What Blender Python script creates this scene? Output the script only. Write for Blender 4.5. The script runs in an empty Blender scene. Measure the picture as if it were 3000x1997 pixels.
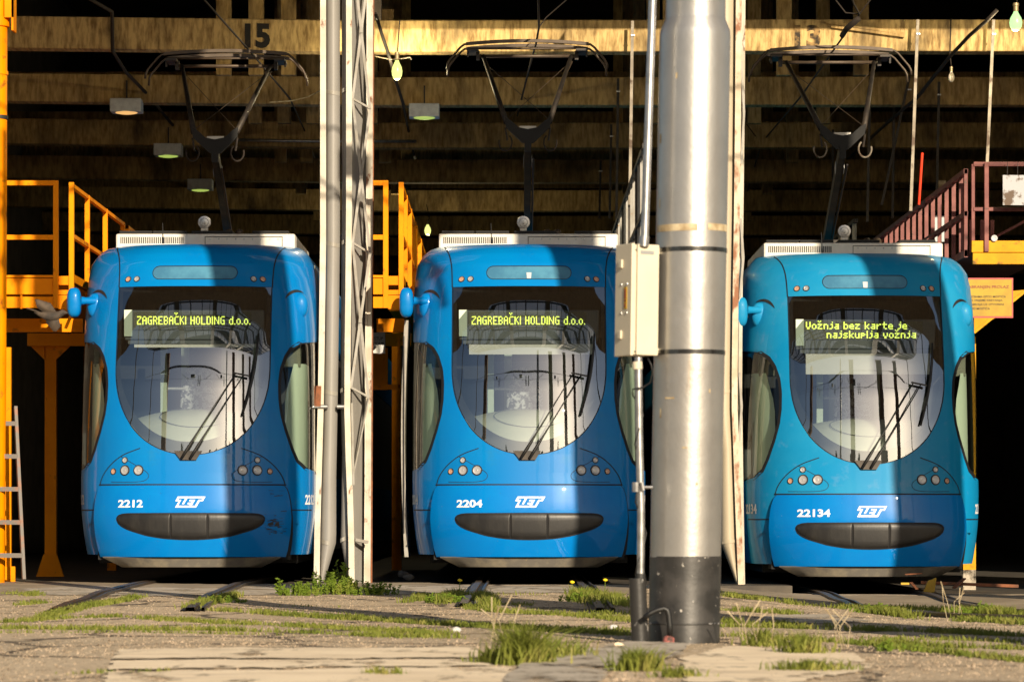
import bpy, bmesh, math, random
import numpy as np
from mathutils import Vector, Matrix
random.seed(7); rng = np.random.default_rng(7)
SC = bpy.context.scene; COL = SC.collection
# ------------------------------------------------------------------ camera
K = 10098.0; H = 0.66; HOR = 1515.0          # focal length in photo pixels, eye height, horizon row
cd = bpy.data.cameras.new('camera'); cam = bpy.data.objects.new('camera', cd); COL.objects.link(cam)
cam.location = (0, -34, H); cam.rotation_euler = (math.radians(90), 0, 0)
cd.sensor_width = 36; cd.lens = 36*K/3000; cd.shift_y = (HOR-998.5)/3000
cd.clip_start = 0.5; cd.clip_end = 600
cd.dof.use_dof = True; cd.dof.focus_distance = 34.3; cd.dof.aperture_fstop = 6.3
SC.camera = cam
# ------------------------------------------------------------------ light
SLOPE = 0.345; EL = math.radians(20.5); AZ = math.atan(SLOPE)
sdir = Vector((math.sin(AZ)*math.cos(EL), -math.cos(AZ)*math.cos(EL), math.sin(EL)))
w = bpy.data.worlds.new('World'); SC.world = w; w.use_nodes = True
sky = w.node_tree.nodes.new('ShaderNodeTexSky'); sky.sky_type = 'NISHITA'; sky.sun_disc = False
sky.sun_elevation = EL; sky.sun_rotation = math.atan2(sdir.x, sdir.y); sky.dust_density = 1.5
bg = w.node_tree.nodes['Background']; bg.inputs[1].default_value = 0.06
w.node_tree.links.new(sky.outputs[0], bg.inputs[0])
ld = bpy.data.lights.new('sun', 'SUN'); ld.energy = 4.8; ld.angle = math.radians(0.25); ld.color = (1.0, 0.84, 0.62)
sun = bpy.data.objects.new('sun', ld); COL.objects.link(sun)
sun.rotation_euler = (-sdir).to_track_quat('-Z', 'Y').to_euler(); sun.location = (8, -20, 12)
SC.view_settings.view_transform = 'Standard'; SC.view_settings.look = 'None'
SC.view_settings.exposure = 0.55; SC.view_settings.gamma = 1
SC.render.engine = 'CYCLES'
cy = SC.cycles; cy.use_denoising = True; cy.max_bounces = 8; cy.diffuse_bounces = 3; cy.glossy_bounces = 4
cy.transparent_max_bounces = 12; cy.transmission_bounces = 4; cy.sample_clamp_indirect = 6; cy.caustics_reflective = False
# ------------------------------------------------------------------ helpers
def P(px, py, D):
    return Vector(((px-1500)*D/K, D-34, H+(HOR-py)*D/K))
class MB:
    def __init__(s): s.v = []; s.f = []
    def add(s, vs, fs):
        n = len(s.v); s.v += [tuple(v) for v in vs]; s.f += [tuple(i+n for i in f) for f in fs]; return s
    def box(s, x0, x1, y0, y1, z0, z1):
        return s.add([(x0,y0,z0),(x1,y0,z0),(x1,y1,z0),(x0,y1,z0),(x0,y0,z1),(x1,y0,z1),(x1,y1,z1),(x0,y1,z1)],
                     [(3,2,1,0),(4,5,6,7),(0,1,5,4),(1,2,6,5),(2,3,7,6),(3,0,4,7)])
    def bar(s, p, q, a, b=None, up=(0,0,1)):
        p = Vector(p); q = Vector(q); b = a if b is None else b
        d = (q-p).normalized(); u = Vector(up)
        if abs(d.dot(u)) > .98: u = Vector((0,1,0))
        r = d.cross(u).normalized(); t = r.cross(d).normalized()
        vs = []
        for c in (p, q):
            for i, j in ((-1,-1),(1,-1),(1,1),(-1,1)): vs.append(c+r*(a/2*i)+t*(b/2*j))
        return s.add(vs, [(3,2,1,0),(4,5,6,7),(0,1,5,4),(1,2,6,5),(2,3,7,6),(3,0,4,7)])
    def tube(s, pts, r, n=8, cap=True):
        pts = [Vector(p) for p in pts]; rs = r if isinstance(r, (list, tuple)) else [r]*len(pts)
        vs = []; ref = None
        for i, p in enumerate(pts):
            d = (pts[min(i+1, len(pts)-1)]-pts[max(i-1, 0)]).normalized()
            if ref is None:
                ref = Vector((0,0,1)) if abs(d.z) < .9 else Vector((1,0,0))
            x = d.cross(ref).normalized(); yv = x.cross(d).normalized(); ref = yv
            for k in range(n):
                a = 2*math.pi*k/n; vs.append(p+(x*math.cos(a)+yv*math.sin(a))*rs[i])
        fs = [(i*n+k, i*n+(k+1) % n, (i+1)*n+(k+1) % n, (i+1)*n+k) for i in range(len(pts)-1) for k in range(n)]
        if cap: fs += [tuple(range(n-1,-1,-1)), tuple((len(pts)-1)*n+k for k in range(n))]
        return s.add(vs, fs)
    def lathe(s, prof, c=(0,0,0), axis=(0,0,1), n=20, cap=True):
        a = Vector(axis).normalized(); u = a.orthogonal().normalized(); v = a.cross(u); c = Vector(c)
        vs = []; 
        for r, h in prof:
            for k in range(n):
                t = 2*math.pi*k/n; vs.append(c+a*h+(u*math.cos(t)+v*math.sin(t))*r)
        m = len(prof)
        fs = [(i*n+k, i*n+(k+1) % n, (i+1)*n+(k+1) % n, (i+1)*n+k) for i in range(m-1) for k in range(n)]
        if cap and prof[0][0] > 1e-5: fs.append(tuple(range(n-1,-1,-1)))
        if cap and prof[-1][0] > 1e-5: fs.append(tuple((m-1)*n+k for k in range(n)))
        return s.add(vs, fs)
    def grid(s, rows, flip=False):
        m = len(rows[0]); vs = [p for r in rows for p in r]; fs = []
        for i in range(len(rows)-1):
            for j in range(m-1):
                f = (i*m+j, i*m+j+1, (i+1)*m+j+1, (i+1)*m+j); fs.append(f[::-1] if flip else f)
        return s.add(vs, fs)
    def poly(s, pts): return s.add(pts, [tuple(range(len(pts)))])
    def prism(s, pts, d):
        d = Vector(d); n = len(pts); a = [Vector(p) for p in pts]
        return s.add(a+[p+d for p in a], [tuple(range(n-1,-1,-1)), tuple(range(n, 2*n))]+[(i, (i+1) % n, n+(i+1) % n, n+i) for i in range(n)])
    def build(s, name, m, parent=None, smooth=False, bevel=0, merge=False, loc=None):
        me = bpy.data.meshes.new(name); me.from_pydata(s.v, [], s.f)
        if merge:
            bm = bmesh.new(); bm.from_mesh(me); bmesh.ops.remove_doubles(bm, verts=bm.verts, dist=1e-4)
            bmesh.ops.dissolve_degenerate(bm, edges=bm.edges, dist=1e-5); bm.to_mesh(me); bm.free()
        me.update()
        o = bpy.data.objects.new(name, me); COL.objects.link(o); me.materials.append(m)
        if smooth: me.polygons.foreach_set('use_smooth', [True]*len(me.polygons)); 
        if smooth == 'auto':
            bm = bmesh.new(); bm.from_mesh(me)
            for e in bm.edges:
                if len(e.link_faces) == 2 and e.calc_face_angle(0) > .6: e.smooth = False
            bm.to_mesh(me); bm.free()
        if bevel:
            b = o.modifiers.new('bevel', 'BEVEL'); b.width = bevel; b.segments = 2; b.limit_method = 'ANGLE'
        if parent is not None: o.parent = parent
        if loc is not None: o.location = loc
        return o
def tag(o, label, cat, group=None):
    o['label'] = label; o['category'] = cat
    if group: o['group'] = group
    return o
def thing(name, label, cat, loc=(0,0,0), group=None):
    o = bpy.data.objects.new(name, None); COL.objects.link(o); o.location = loc; o.empty_display_size = .2
    return tag(o, label, cat, group)
def struct(o, kind='structure'): o['kind'] = kind; return o
# ------------------------------------------------------------------ materials
def mat(name, col, rough=.5, metal=0, col2=None, scale=6, stretch=(1,1,1), thr=(.42,.62), bump=0, bscale=40, coat=0, spec=.5,
        col3=None, scale3=20, thr3=(.6,.66), stretch3=None, detail=6, emit=0, ecol=None, amt=1.0):
    m = bpy.data.materials.new(name); m.use_nodes = True; nt = m.node_tree; b = nt.nodes['Principled BSDF']
    b.inputs['Base Color'].default_value = (*col, 1); b.inputs['Roughness'].default_value = rough; b.inputs['Metallic'].default_value = metal
    b.inputs['Coat Weight'].default_value = coat; b.inputs['Coat Roughness'].default_value = .035; b.inputs['Specular IOR Level'].default_value = spec
    if emit: b.inputs['Emission Color'].default_value = (*(ecol or col), 1); b.inputs['Emission Strength'].default_value = emit
    def noise(sc, st, det):
        tc = nt.nodes.new('ShaderNodeTexCoord'); mp = nt.nodes.new('ShaderNodeMapping'); mp.inputs['Scale'].default_value = st
        n = nt.nodes.new('ShaderNodeTexNoise'); n.inputs['Scale'].default_value = sc; n.inputs['Detail'].default_value = det; n.inputs['Roughness'].default_value = .6
        nt.links.new(tc.outputs['Object'], mp.inputs[0]); nt.links.new(mp.outputs[0], n.inputs['Vector']); return n.outputs['Fac']
    def ramp(src, a, c):
        r = nt.nodes.new('ShaderNodeMapRange'); r.inputs[1].default_value = a; r.inputs[2].default_value = c; nt.links.new(src, r.inputs[0]); return r.outputs[0]
    cur = None
    def mix(fac, c):
        nonlocal cur
        mx = nt.nodes.new('ShaderNodeMix'); mx.data_type = 'RGBA'; nt.links.new(fac, mx.inputs[0])
        if cur is None: mx.inputs[6].default_value = (*col, 1)
        else: nt.links.new(cur, mx.inputs[6])
        mx.inputs[7].default_value = (*c, 1); cur = mx.outputs[2]
    if col2 is not None: mix(ramp(noise(scale, stretch, detail), *thr), col2)
    if col3 is not None: mix(ramp(noise(scale3, stretch3 or stretch, detail), *thr3), col3)
    if cur is not None: nt.links.new(cur, b.inputs['Base Color'])
    if bump:
        bn = nt.nodes.new('ShaderNodeBump'); bn.inputs['Strength'].default_value = bump; bn.inputs['Distance'].default_value = .01
        nt.links.new(noise(bscale, stretch, 5), bn.inputs['Height']); nt.links.new(bn.outputs[0], b.inputs['Normal'])
    return m
def glass_mat(name, tint, refl, rough=.01):
    m = bpy.data.materials.new(name); m.use_nodes = True; nt = m.node_tree; nt.nodes.clear()
    o = nt.nodes.new('ShaderNodeOutputMaterial'); mx = nt.nodes.new('ShaderNodeMixShader'); t = nt.nodes.new('ShaderNodeBsdfTransparent')
    g = nt.nodes.new('ShaderNodeBsdfGlossy'); f_ = nt.nodes.new('ShaderNodeLayerWeight'); f_.inputs[0].default_value = .5; f = nt.nodes.new('ShaderNodeMath'); f.operation = 'POWER'; f.inputs[1].default_value = 4.0; nt.links.new(f_.outputs['Facing'], f.inputs[0]); r = nt.nodes.new('ShaderNodeMath'); r.operation = 'MULTIPLY_ADD'
    r.inputs[1].default_value = 1.0; r.inputs[2].default_value = refl+.04; r.use_clamp = True
    t.inputs[0].default_value = (*tint, 1); g.inputs['Roughness'].default_value = rough
    nt.links.new(f.outputs[0], r.inputs[0]); nt.links.new(r.outputs[0], mx.inputs[0]); nt.links.new(t.outputs[0], mx.inputs[1]); nt.links.new(g.outputs[0], mx.inputs[2])
    nt.links.new(mx.outputs[0], o.inputs[0]); return m
MT = {}
MT['blue'] = mat('tram_blue_paint', (.0,.17,.50), .4, coat=.5, col2=(.0,.19,.52), scale=1.3, spec=.12, col3=(.01,.18,.44), scale3=7, thr3=(.58,.8))
MT['blue_faded'] = mat('faded_blue_paint', (.004,.22,.47), .45, coat=.2, col2=(.015,.25,.48), scale=1.1, spec=.12, col3=(.06,.25,.48), scale3=8, thr3=(.58,.8))
MT['bumper'] = mat('bumper_blue_paint', (.0,.17,.54), .35, coat=.3, col2=(.0,.19,.56), scale=2, spec=.12, col3=(.2,.27,.33), scale3=55, thr3=(.70,.74))
MT['white_mark'] = mat('white_vinyl', (.85,.85,.85), .5)
MT['grey_mark'] = mat('grey_vinyl', (.55,.58,.6), .5)
MT['seam'] = mat('seam_black', (.004,.004,.006), .7)
MT['rubber'] = mat('black_rubber', (.012,.012,.013), .55, col2=(.03,.03,.03), scale=8)
MT['grille'] = mat('grille_plastic', (.012,.012,.013), .42, col2=(.035,.033,.03), scale=5, stretch=(1,1,.35), thr=(.5,.8), bump=.1)
MT['apron'] = mat('dirty_steel', (.11,.10,.085), .7, col2=(.19,.165,.12), scale=6, col3=(.35,.27,.14), scale3=14, thr3=(.66,.75), bump=.15)
MT['under'] = mat('underframe_black', (.01,.01,.01), .8)
MT['chrome'] = mat('lamp_reflector', (.5,.5,.51), .35, .25)
MT['lens'] = glass_mat('clear_lens', (.97,.97,.97), .03)
MT['amber'] = mat('amber_lens', (.58,.33,.22), .4, .0, coat=.1)
MT['slot'] = mat('sign_slot_cover', (.05,.17,.29), .25, coat=.5, col2=(.08,.25,.38), scale=3)
MT['glass'] = glass_mat('windscreen_glass', (.78,.84,.83), .36)
MT['sideglass'] = glass_mat('side_glass', (.74,.8,.76), .03)
MT['dash'] = mat('dashboard_cream', (.68,.70,.56), .45, col2=(.62,.65,.53), scale=4)
MT['cabgreen'] = mat('cab_pale_green', (.58,.68,.55), .5)
MT['cabgrey'] = mat('cab_grey', (.13,.145,.15), .6)
MT['cabdark'] = mat('cab_dark', (.015,.016,.018), .7)
MT['blind'] = mat('blind_fabric', (.8,.79,.72), .8)
MT['seatcloth'] = mat('seat_cloth', (.6,.61,.64), .9, col2=(.09,.095,.12), scale=22, thr=(.46,.54), detail=2)
MT['roofwhite'] = mat('roof_unit_white', (.74,.70,.62), .5, col2=(.6,.55,.47), scale=5, thr=(.45,.8))
MT['steel'] = mat('galvanised_steel', (.5,.5,.5), .38, .9, col2=(.36,.36,.36), scale=14)
MT['darksteel'] = mat('dark_steel', (.022,.018,.016), .55, .3, col2=(.045,.034,.024), scale=9)
MT['pantoalu'] = mat('pantograph_metal', (.085,.06,.04), .5, .3, col2=(.06,.042,.028), scale=10)
MT['yellow'] = mat('orange_yellow_paint', (.88,.285,.0), .5, col2=(.78,.235,.0), scale=2.2, col3=(.3,.1,.01), scale3=9, thr3=(.6,.72), spec=.1)
MT['yellow2'] = mat('dirty_yellow_paint', (.72,.36,.015), .5, col2=(.6,.28,.015), scale=2.6, col3=(.2,.11,.03), scale3=10, thr3=(.58,.7), spec=.1)
MT['maroon'] = mat('maroon_paint', (.17,.045,.04), .6, col2=(.26,.085,.07), scale=5, col3=(.1,.04,.03), scale3=16, thr3=(.6,.68))
MT['doorwhite'] = mat('door_edge_white', (.62,.58,.49), .5, col2=(.5,.45,.36), scale=4, col3=(.2,.08,.03), scale3=9, thr3=(.6,.67), stretch3=(1,1,.5), bump=.1)
MT['doorrust'] = mat('door_edge_rusty', (.6,.52,.4), .55, col2=(.48,.38,.26), scale=4, col3=(.24,.085,.025), scale3=6, thr3=(.5,.6), stretch3=(1,1,.5), bump=.15)
MT['doorgrey'] = mat('door_sheet_grey', (.27,.26,.245), .5, col2=(.23,.22,.2), scale=2.2, stretch=(1,1,.25), col3=(.3,.19,.08), scale3=5, thr3=(.68,.8), stretch3=(1,1,.3))
MT['doorcream'] = mat('door_sheet_cream', (.42,.36,.26), .5, col2=(.5,.42,.3), scale=2, stretch=(1,1,.25), col3=(.3,.15,.05), scale3=5, thr3=(.66,.75), stretch3=(1,1,.3))
MT['lattice'] = mat('lattice_grey', (.33,.315,.285), .45, col2=(.26,.24,.2), scale=8, col3=(.24,.13,.05), scale3=16, thr3=(.66,.72))
MT['rust'] = mat('rusty_iron', (.24,.08,.03), .8, col2=(.12,.05,.025), scale=12, bump=.3)
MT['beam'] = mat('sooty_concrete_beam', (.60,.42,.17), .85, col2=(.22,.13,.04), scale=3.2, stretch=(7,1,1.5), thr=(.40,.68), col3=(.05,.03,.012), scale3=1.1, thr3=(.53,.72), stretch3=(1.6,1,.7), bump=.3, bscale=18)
MT['beamdark'] = mat('stained_shade_beam', (.56,.38,.15), .9, col2=(.26,.155,.045), scale=3.2, stretch=(7,1,1.5), thr=(.40,.68), col3=(.05,.03,.012), scale3=1.1, thr3=(.5,.72), stretch3=(1.6,1,.7), bump=.3, bscale=18)  # stained beam concrete, darker copy for the rows in shade
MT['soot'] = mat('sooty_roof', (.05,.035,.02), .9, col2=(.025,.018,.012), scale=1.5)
MT['wallgrey'] = mat('depot_wall', (.18,.15,.12), .9, col2=(.12,.1,.08), scale=2)
MT['numeral'] = mat('numeral_black', (.012,.01,.008), .8, col2=(.05,.035,.015), scale=14, thr=(.55,.7))
MT['numeralworn'] = mat('numeral_worn', (.03,.02,.01), .8, col2=(.33,.2,.07), scale=10, thr=(.42,.6))
MT['pole'] = mat('aluminium_paint', (.47,.455,.43), .36, .72, col2=(.41,.395,.375), scale=3.5, col3=(.36,.27,.17), scale3=3.2, thr3=(.62,.78), stretch3=(3,3,.35), bump=.2, bscale=14)
MT['poleblack'] = mat('pole_black_paint', (.02,.019,.018), .42, col2=(.045,.042,.04), scale=7, col3=(.5,.47,.42), scale3=21, thr3=(.655,.67), bump=.1, spec=.6)
MT['chip'] = mat('chipped_black_paint', (.025,.024,.023), .45, col2=(.42,.41,.4), scale=9, thr=(.56,.6), bump=.1)
MT['boxbeige'] = mat('cabinet_beige', (.62,.56,.43), .5, col2=(.57,.51,.39), scale=3)
MT['strap'] = mat('strap_steel', (.12,.12,.12), .22, .9)
MT['tan'] = mat('old_tape', (.55,.46,.3), .8, col2=(.3,.22,.12), scale=12)
MT['hanger'] = mat('pale_strip', (.2,.17,.13), .6, .2, col2=(.3,.26,.2), scale=5, col3=(.08,.05,.03), scale3=6, thr3=(.55,.65))
MT['black'] = mat('black_cable', (.008,.008,.008), .5)
MT['cable'] = mat('sooty_cable', (.02,.013,.008), .8)
MT['redtube'] = mat('red_tube', (.75,.05,.015), .4)
MT['signyellow'] = mat('sign_yellow', (.46,.29,.01), .6, col2=(.37,.22,.01), scale=4, col3=(.25,.15,.03), scale3=16, thr3=(.68,.74))
MT['signred'] = mat('sign_red', (.5,.06,.05), .5)
MT['ink'] = mat('sign_ink', (.008,.006,.005), .6)
MT['redink'] = mat('sign_red_ink', (.2,.015,.015), .6)
MT['paper'] = mat('paper_white', (.55,.56,.57), .8)
MT['boardwhite'] = mat('stained_white_board', (.42,.43,.46), .6, col2=(.1,.06,.035), scale=6, thr=(.52,.58))
MT['ladder'] = mat('ladder_grey', (.15,.135,.12), .6, col2=(.24,.12,.08), scale=9, thr=(.5,.62), col3=(.12,.22,.33), scale3=6, thr3=(.66,.7))
MT['fixture'] = mat('lamp_housing', (.75,.78,.77), .6, col2=(.62,.64,.64), scale=12)
MT['glow'] = mat('lamp_glow', (.8,.8,.4), .4, emit=.42, ecol=(.6,.8,.15))
MT['glowwarm'] = mat('lamp_glow_warm', (.8,.6,.3), .4, emit=.6, ecol=(1,.55,.18))
MT['bulblit'] = mat('bulb_lit', (.1,.12,.02), .3, emit=.9, ecol=(.95,1.0,.28))
MT['bulbgreen'] = mat('bulb_lit_green', (.05,.12,.03), .3, emit=.9, ecol=(.55,1.0,.38))
MT['bulboff'] = mat('bulb_off', (.62,.54,.43), .2)
MT['brass'] = mat('lamp_cap', (.35,.27,.15), .5, .5)
MT['led'] = mat('led_lit', (.8,.9,.1), .5, emit=1.7, ecol=(.80,.92,.12))
MT['rail'] = mat('rail_steel', (.10,.085,.07), .4, .7, col2=(.22,.12,.06), scale=12, thr=(.5,.7))
MT['railtop'] = mat('rail_polished', (.14,.125,.11), .45, .8, col2=(.2,.13,.08), scale=6)
MT['bird'] = mat('bird_feathers', (.09,.065,.045), .8, col2=(.03,.024,.02), scale=9)
MT['brick'] = mat('pier_brick', (.2,.12,.08), .9, col2=(.12,.08,.06), scale=4)
MT['leafdark'] = mat('far_foliage', (.025,.045,.018), .9, col2=(.05,.08,.025), scale=3)
MT['debris'] = mat('debris', (.55,.5,.45), .8)
def grassmat(name, a, b, c):
    m = mat(name, a, .65, col2=b, scale=2.2, thr=(.35,.65), col3=c, scale3=6, thr3=(.55,.7), spec=.25)
    nt = m.node_tree; bs = nt.nodes['Principled BSDF']; out = nt.nodes['Material Output']
    tr = nt.nodes.new('ShaderNodeBsdfTranslucent'); tr.inputs[0].default_value = (*b, 1); mx = nt.nodes.new('ShaderNodeMixShader'); mx.inputs[0].default_value = .3
    nt.links.new(bs.outputs[0], mx.inputs[1]); nt.links.new(tr.outputs[0], mx.inputs[2]); nt.links.new(mx.outputs[0], out.inputs[0]); return m
MT['grass'] = grassmat('grass_blades', (.12,.16,.02), (.25,.27,.05), (.42,.36,.12))
MT['weed'] = grassmat('weed_leaves', (.12,.20,.02), (.22,.29,.035), (.34,.32,.08))
MT['dandelion'] = mat('dandelion_yellow', (.85,.6,.01), .7)
# LED matrix with unlit dots
def led_panel_mat(pitch):
    m = bpy.data.materials.new('led_matrix'); m.use_nodes = True; nt = m.node_tree; b = nt.nodes['Principled BSDF']
    tc = nt.nodes.new('ShaderNodeTexCoord'); sp = nt.nodes.new('ShaderNodeSeparateXYZ'); nt.links.new(tc.outputs['Object'], sp.inputs[0])
    def fr(o):
        d = nt.nodes.new('ShaderNodeMath'); d.operation = 'DIVIDE'; d.inputs[1].default_value = pitch; nt.links.new(o, d.inputs[0])
        f = nt.nodes.new('ShaderNodeMath'); f.operation = 'FRACT'; nt.links.new(d.outputs[0], f.inputs[0])
        s = nt.nodes.new('ShaderNodeMath'); s.operation = 'SUBTRACT'; s.inputs[1].default_value = .5; nt.links.new(f.outputs[0], s.inputs[0])
        p = nt.nodes.new('ShaderNodeMath'); p.operation = 'POWER'; p.inputs[1].default_value = 2; nt.links.new(s.outputs[0], p.inputs[0]); return p.outputs[0]
    a = nt.nodes.new('ShaderNodeMath'); a.operation = 'ADD'; nt.links.new(fr(sp.outputs[0]), a.inputs[0]); nt.links.new(fr(sp.outputs[2]), a.inputs[1])
    l = nt.nodes.new('ShaderNodeMath'); l.operation = 'LESS_THAN'; l.inputs[1].default_value = .09; nt.links.new(a.outputs[0], l.inputs[0])
    mx = nt.nodes.new('ShaderNodeMix'); mx.data_type = 'RGBA'; nt.links.new(l.outputs[0], mx.inputs[0])
    mx.inputs[6].default_value = (.02,.025,.02,1); mx.inputs[7].default_value = (.33,.33,.23,1); nt.links.new(mx.outputs[2], b.inputs['Base Color']); return m
LP = .0107
MT['ledpanel'] = led_panel_mat(LP)
# ground material: worn asphalt with aggregate
def worn(m, a, b, sc):
    nt = m.node_tree; bs = nt.nodes['Principled BSDF']; tc = nt.nodes.new('ShaderNodeTexCoord'); mp = nt.nodes.new('ShaderNodeMapping'); mp.inputs['Scale'].default_value = (1,.35,1)
    n = nt.nodes.new('ShaderNodeTexNoise'); n.inputs['Scale'].default_value = sc; n.inputs['Detail'].default_value = 8; n.inputs['Roughness'].default_value = .7
    r = nt.nodes.new('ShaderNodeMapRange'); r.inputs[1].default_value = a; r.inputs[2].default_value = b
    nt.links.new(tc.outputs['Object'], mp.inputs[0]); nt.links.new(mp.outputs[0], n.inputs['Vector']); nt.links.new(n.outputs['Fac'], r.inputs[0]); nt.links.new(r.outputs[0], bs.inputs['Alpha'])
def ground_mat():
    m = bpy.data.materials.new('worn_yard_paving'); m.use_nodes = True; nt = m.node_tree; b = nt.nodes['Principled BSDF']; b.inputs['Roughness'].default_value = .9
    tc = nt.nodes.new('ShaderNodeTexCoord')
    def noise(sc, st=(1,1,1), det=6, ro=.6):
        mp = nt.nodes.new('ShaderNodeMapping'); mp.inputs['Scale'].default_value = st; nt.links.new(tc.outputs['Object'], mp.inputs[0])
        n = nt.nodes.new('ShaderNodeTexNoise'); n.inputs['Scale'].default_value = sc; n.inputs['Detail'].default_value = det; n.inputs['Roughness'].default_value = ro
        nt.links.new(mp.outputs[0], n.inputs['Vector']); return n.outputs['Fac']
    def rr(s, a, c):
        r = nt.nodes.new('ShaderNodeMapRange'); r.inputs[1].default_value = a; r.inputs[2].default_value = c; nt.links.new(s, r.inputs[0]); return r.outputs[0]
    def mix(f, A, B):
        x = nt.nodes.new('ShaderNodeMix'); x.data_type = 'RGBA'; nt.links.new(f, x.inputs[0])
        for i, q in ((6, A), (7, B)):
            if isinstance(q, tuple): x.inputs[i].default_value = (*q, 1)
            else: nt.links.new(q, x.inputs[i])
        return x.outputs[2]
    c = mix(rr(noise(.5, (1,.35,1)), .38, .62), (.43,.33,.215), (.55,.435,.295))
    c = mix(rr(noise(1.6, (.5,.25,1)), .5, .7), c, (.36,.285,.19))
    c = mix(rr(noise(26, (1,.45,1), 3), .52, .66), c, (.62,.51,.37))
    c = mix(rr(noise(34, (1,.45,1), 3), .56, .68), c, (.17,.12,.075))
    mp = nt.nodes.new('ShaderNodeMapping'); mp.inputs['Scale'].default_value = (.55,.5,1); nt.links.new(tc.outputs['Object'], mp.inputs[0])
    ns = nt.nodes.new('ShaderNodeTexNoise'); ns.inputs['Scale'].default_value = 2; nt.links.new(mp.outputs[0], ns.inputs['Vector'])
    ad = nt.nodes.new('ShaderNodeVectorMath'); ad.operation = 'MULTIPLY_ADD'; ad.inputs[1].default_value = (.5,.5,.5); nt.links.new(ns.outputs['Color'], ad.inputs[0]); nt.links.new(mp.outputs[0], ad.inputs[2])
    vo = nt.nodes.new('ShaderNodeTexVoronoi'); vo.feature = 'DISTANCE_TO_EDGE'; vo.inputs['Scale'].default_value = 1.0; nt.links.new(ad.outputs[0], vo.inputs['Vector'])
    c = mix(rr(vo.outputs['Distance'], .035, .008), c, (.07,.05,.03))
    nt.links.new(c, b.inputs['Base Color'])
    bn = nt.nodes.new('ShaderNodeBump'); bn.inputs['Strength'].default_value = .5; bn.inputs['Distance'].default_value = .008
    nt.links.new(noise(60, (1,1,1), 4), bn.inputs['Height']); nt.links.new(bn.outputs[0], b.inputs['Normal']); return m
MT['ground'] = ground_mat()
MT['slab'] = mat('worn_concrete_slab', (.9,.75,.54), .9, col2=(.74,.60,.42), scale=1.6, stretch=(1,2.5,1), col3=(.25,.19,.13), scale3=3, thr3=(.58,.74), stretch3=(.6,2.2,1), bump=.3, bscale=30)
MT['cement'] = mat('grey_cement', (.5,.44,.36), .9, col2=(.4,.345,.27), scale=3, bump=.3, bscale=40)
worn(MT['slab'], .36, .46, 3.0); worn(MT['cement'], .36, .5, 3.5)
MT['darkfloor'] = mat('shade_dark_floor', (.05,.042,.034), .75, col2=(.09,.075,.055), scale=2)  # shed floor darkened in its colour to stand for shade under the trams
# ------------------------------------------------------------------ text
def text_polys(txt, size, width=None, bold=0.0):
    cu = bpy.data.curves.new('t', 'FONT'); cu.body = txt; cu.size = 1; cu.offset = bold; cu.align_x = 'LEFT'; cu.resolution_u = 3
    o = bpy.data.objects.new('t', cu); COL.objects.link(o); bpy.context.view_layer.update()
    dg = bpy.context.evaluated_depsgraph_get(); me = bpy.data.meshes.new_from_object(o.evaluated_get(dg))
    v = np.array([tuple(q.co) for q in me.vertices]).reshape(-1, 3); f = [tuple(p.vertices) for p in me.polygons]
    bpy.data.objects.remove(o); bpy.data.curves.remove(cu); bpy.data.meshes.remove(me)
    v[:, 0] -= v[:, 0].min(); v[:, 1] -= v[:, 1].min()
    v[:, 1] *= size/v[:, 1].max()
    v[:, 0] *= (width/v[:, 0].max()) if width else size/1.0
    return v[:, :2], f
def flat_text(txt, h, width, bold, fn, name, m, parent):
    v, f = text_polys(txt, h, width, bold); mb = MB(); mb.add([fn(a, b) for a, b in v], f); return mb.build(name, m, parent)
FONT = {}
def _g(ch, rows): FONT[ch] = rows.split('/')
for ch, r in {'Z':'####/...#/..#./.#../#.../#.../####','A':'.##./#..#/#..#/####/#..#/#..#/#..#','G':'.###/#.../#.../#.##/#..#/#..#/.###',
 'R':'###./#..#/#..#/###./#.#./#..#/#..#','E':'####/#.../#.../###./#.../#.../####','B':'###./#..#/#..#/###./#..#/#..#/###.',
 'K':'#..#/#.#./##../##../#.#./#..#/#..#','I':'#/#/#/#/#/#/#','H':'#..#/#..#/#..#/####/#..#/#..#/#..#','O':'.##./#..#/#..#/#..#/#..#/#..#/.##.',
 'L':'#.../#.../#.../#.../#.../#.../####','D':'###./#..#/#..#/#..#/#..#/#..#/###.','N':'#...#/##..#/##..#/#.#.#/#..##/#..##/#...#',
 'C^':'#.#./.#../..../.###/#.../#.../#.../#.../#.../.###','d':'...#/...#/.###/#..#/#..#/#..#/.###','.':'./././././/#'.replace('//','/'),'o':'..../..../.##./#..#/#..#/#..#/.##.',
 'V':'#..#/#..#/#..#/#..#/#..#/.##./.##.','z^':'#.#./.#../..../####/..#./.#../#.../####','n':'..../..../###./#..#/#..#/#..#/#..#','j':'..#/.../.##/..#/..#/..#/##.',
 'a':'..../..../.###/...#/.###/#..#/.###','b':'#.../#.../###./#..#/#..#/#..#/###.','e':'..../..../.##./#..#/####/#.../.###','z':'..../..../####/..#./.#../#.../####',
 'k':'#.../#.../#..#/#.#./##../#.#./#..#','r':'..../..../#.##/##../#.../#.../#...','t':'.#../.#../####/.#../.#../.#../..##','s':'..../..../.###/#.../.##./...#/###.',
 'u':'..../..../#..#/#..#/#..#/#..#/.###','p':'..../..../###./#..#/###./#.../#...','v':'..../..../#..#/#..#/#..#/.##./.##.','l':'#/#/#/#/#/#/#',' ':'../../../../../../..'}.items(): _g(ch, r)
FONT['.'] = ['.']*6+['#']
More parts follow.
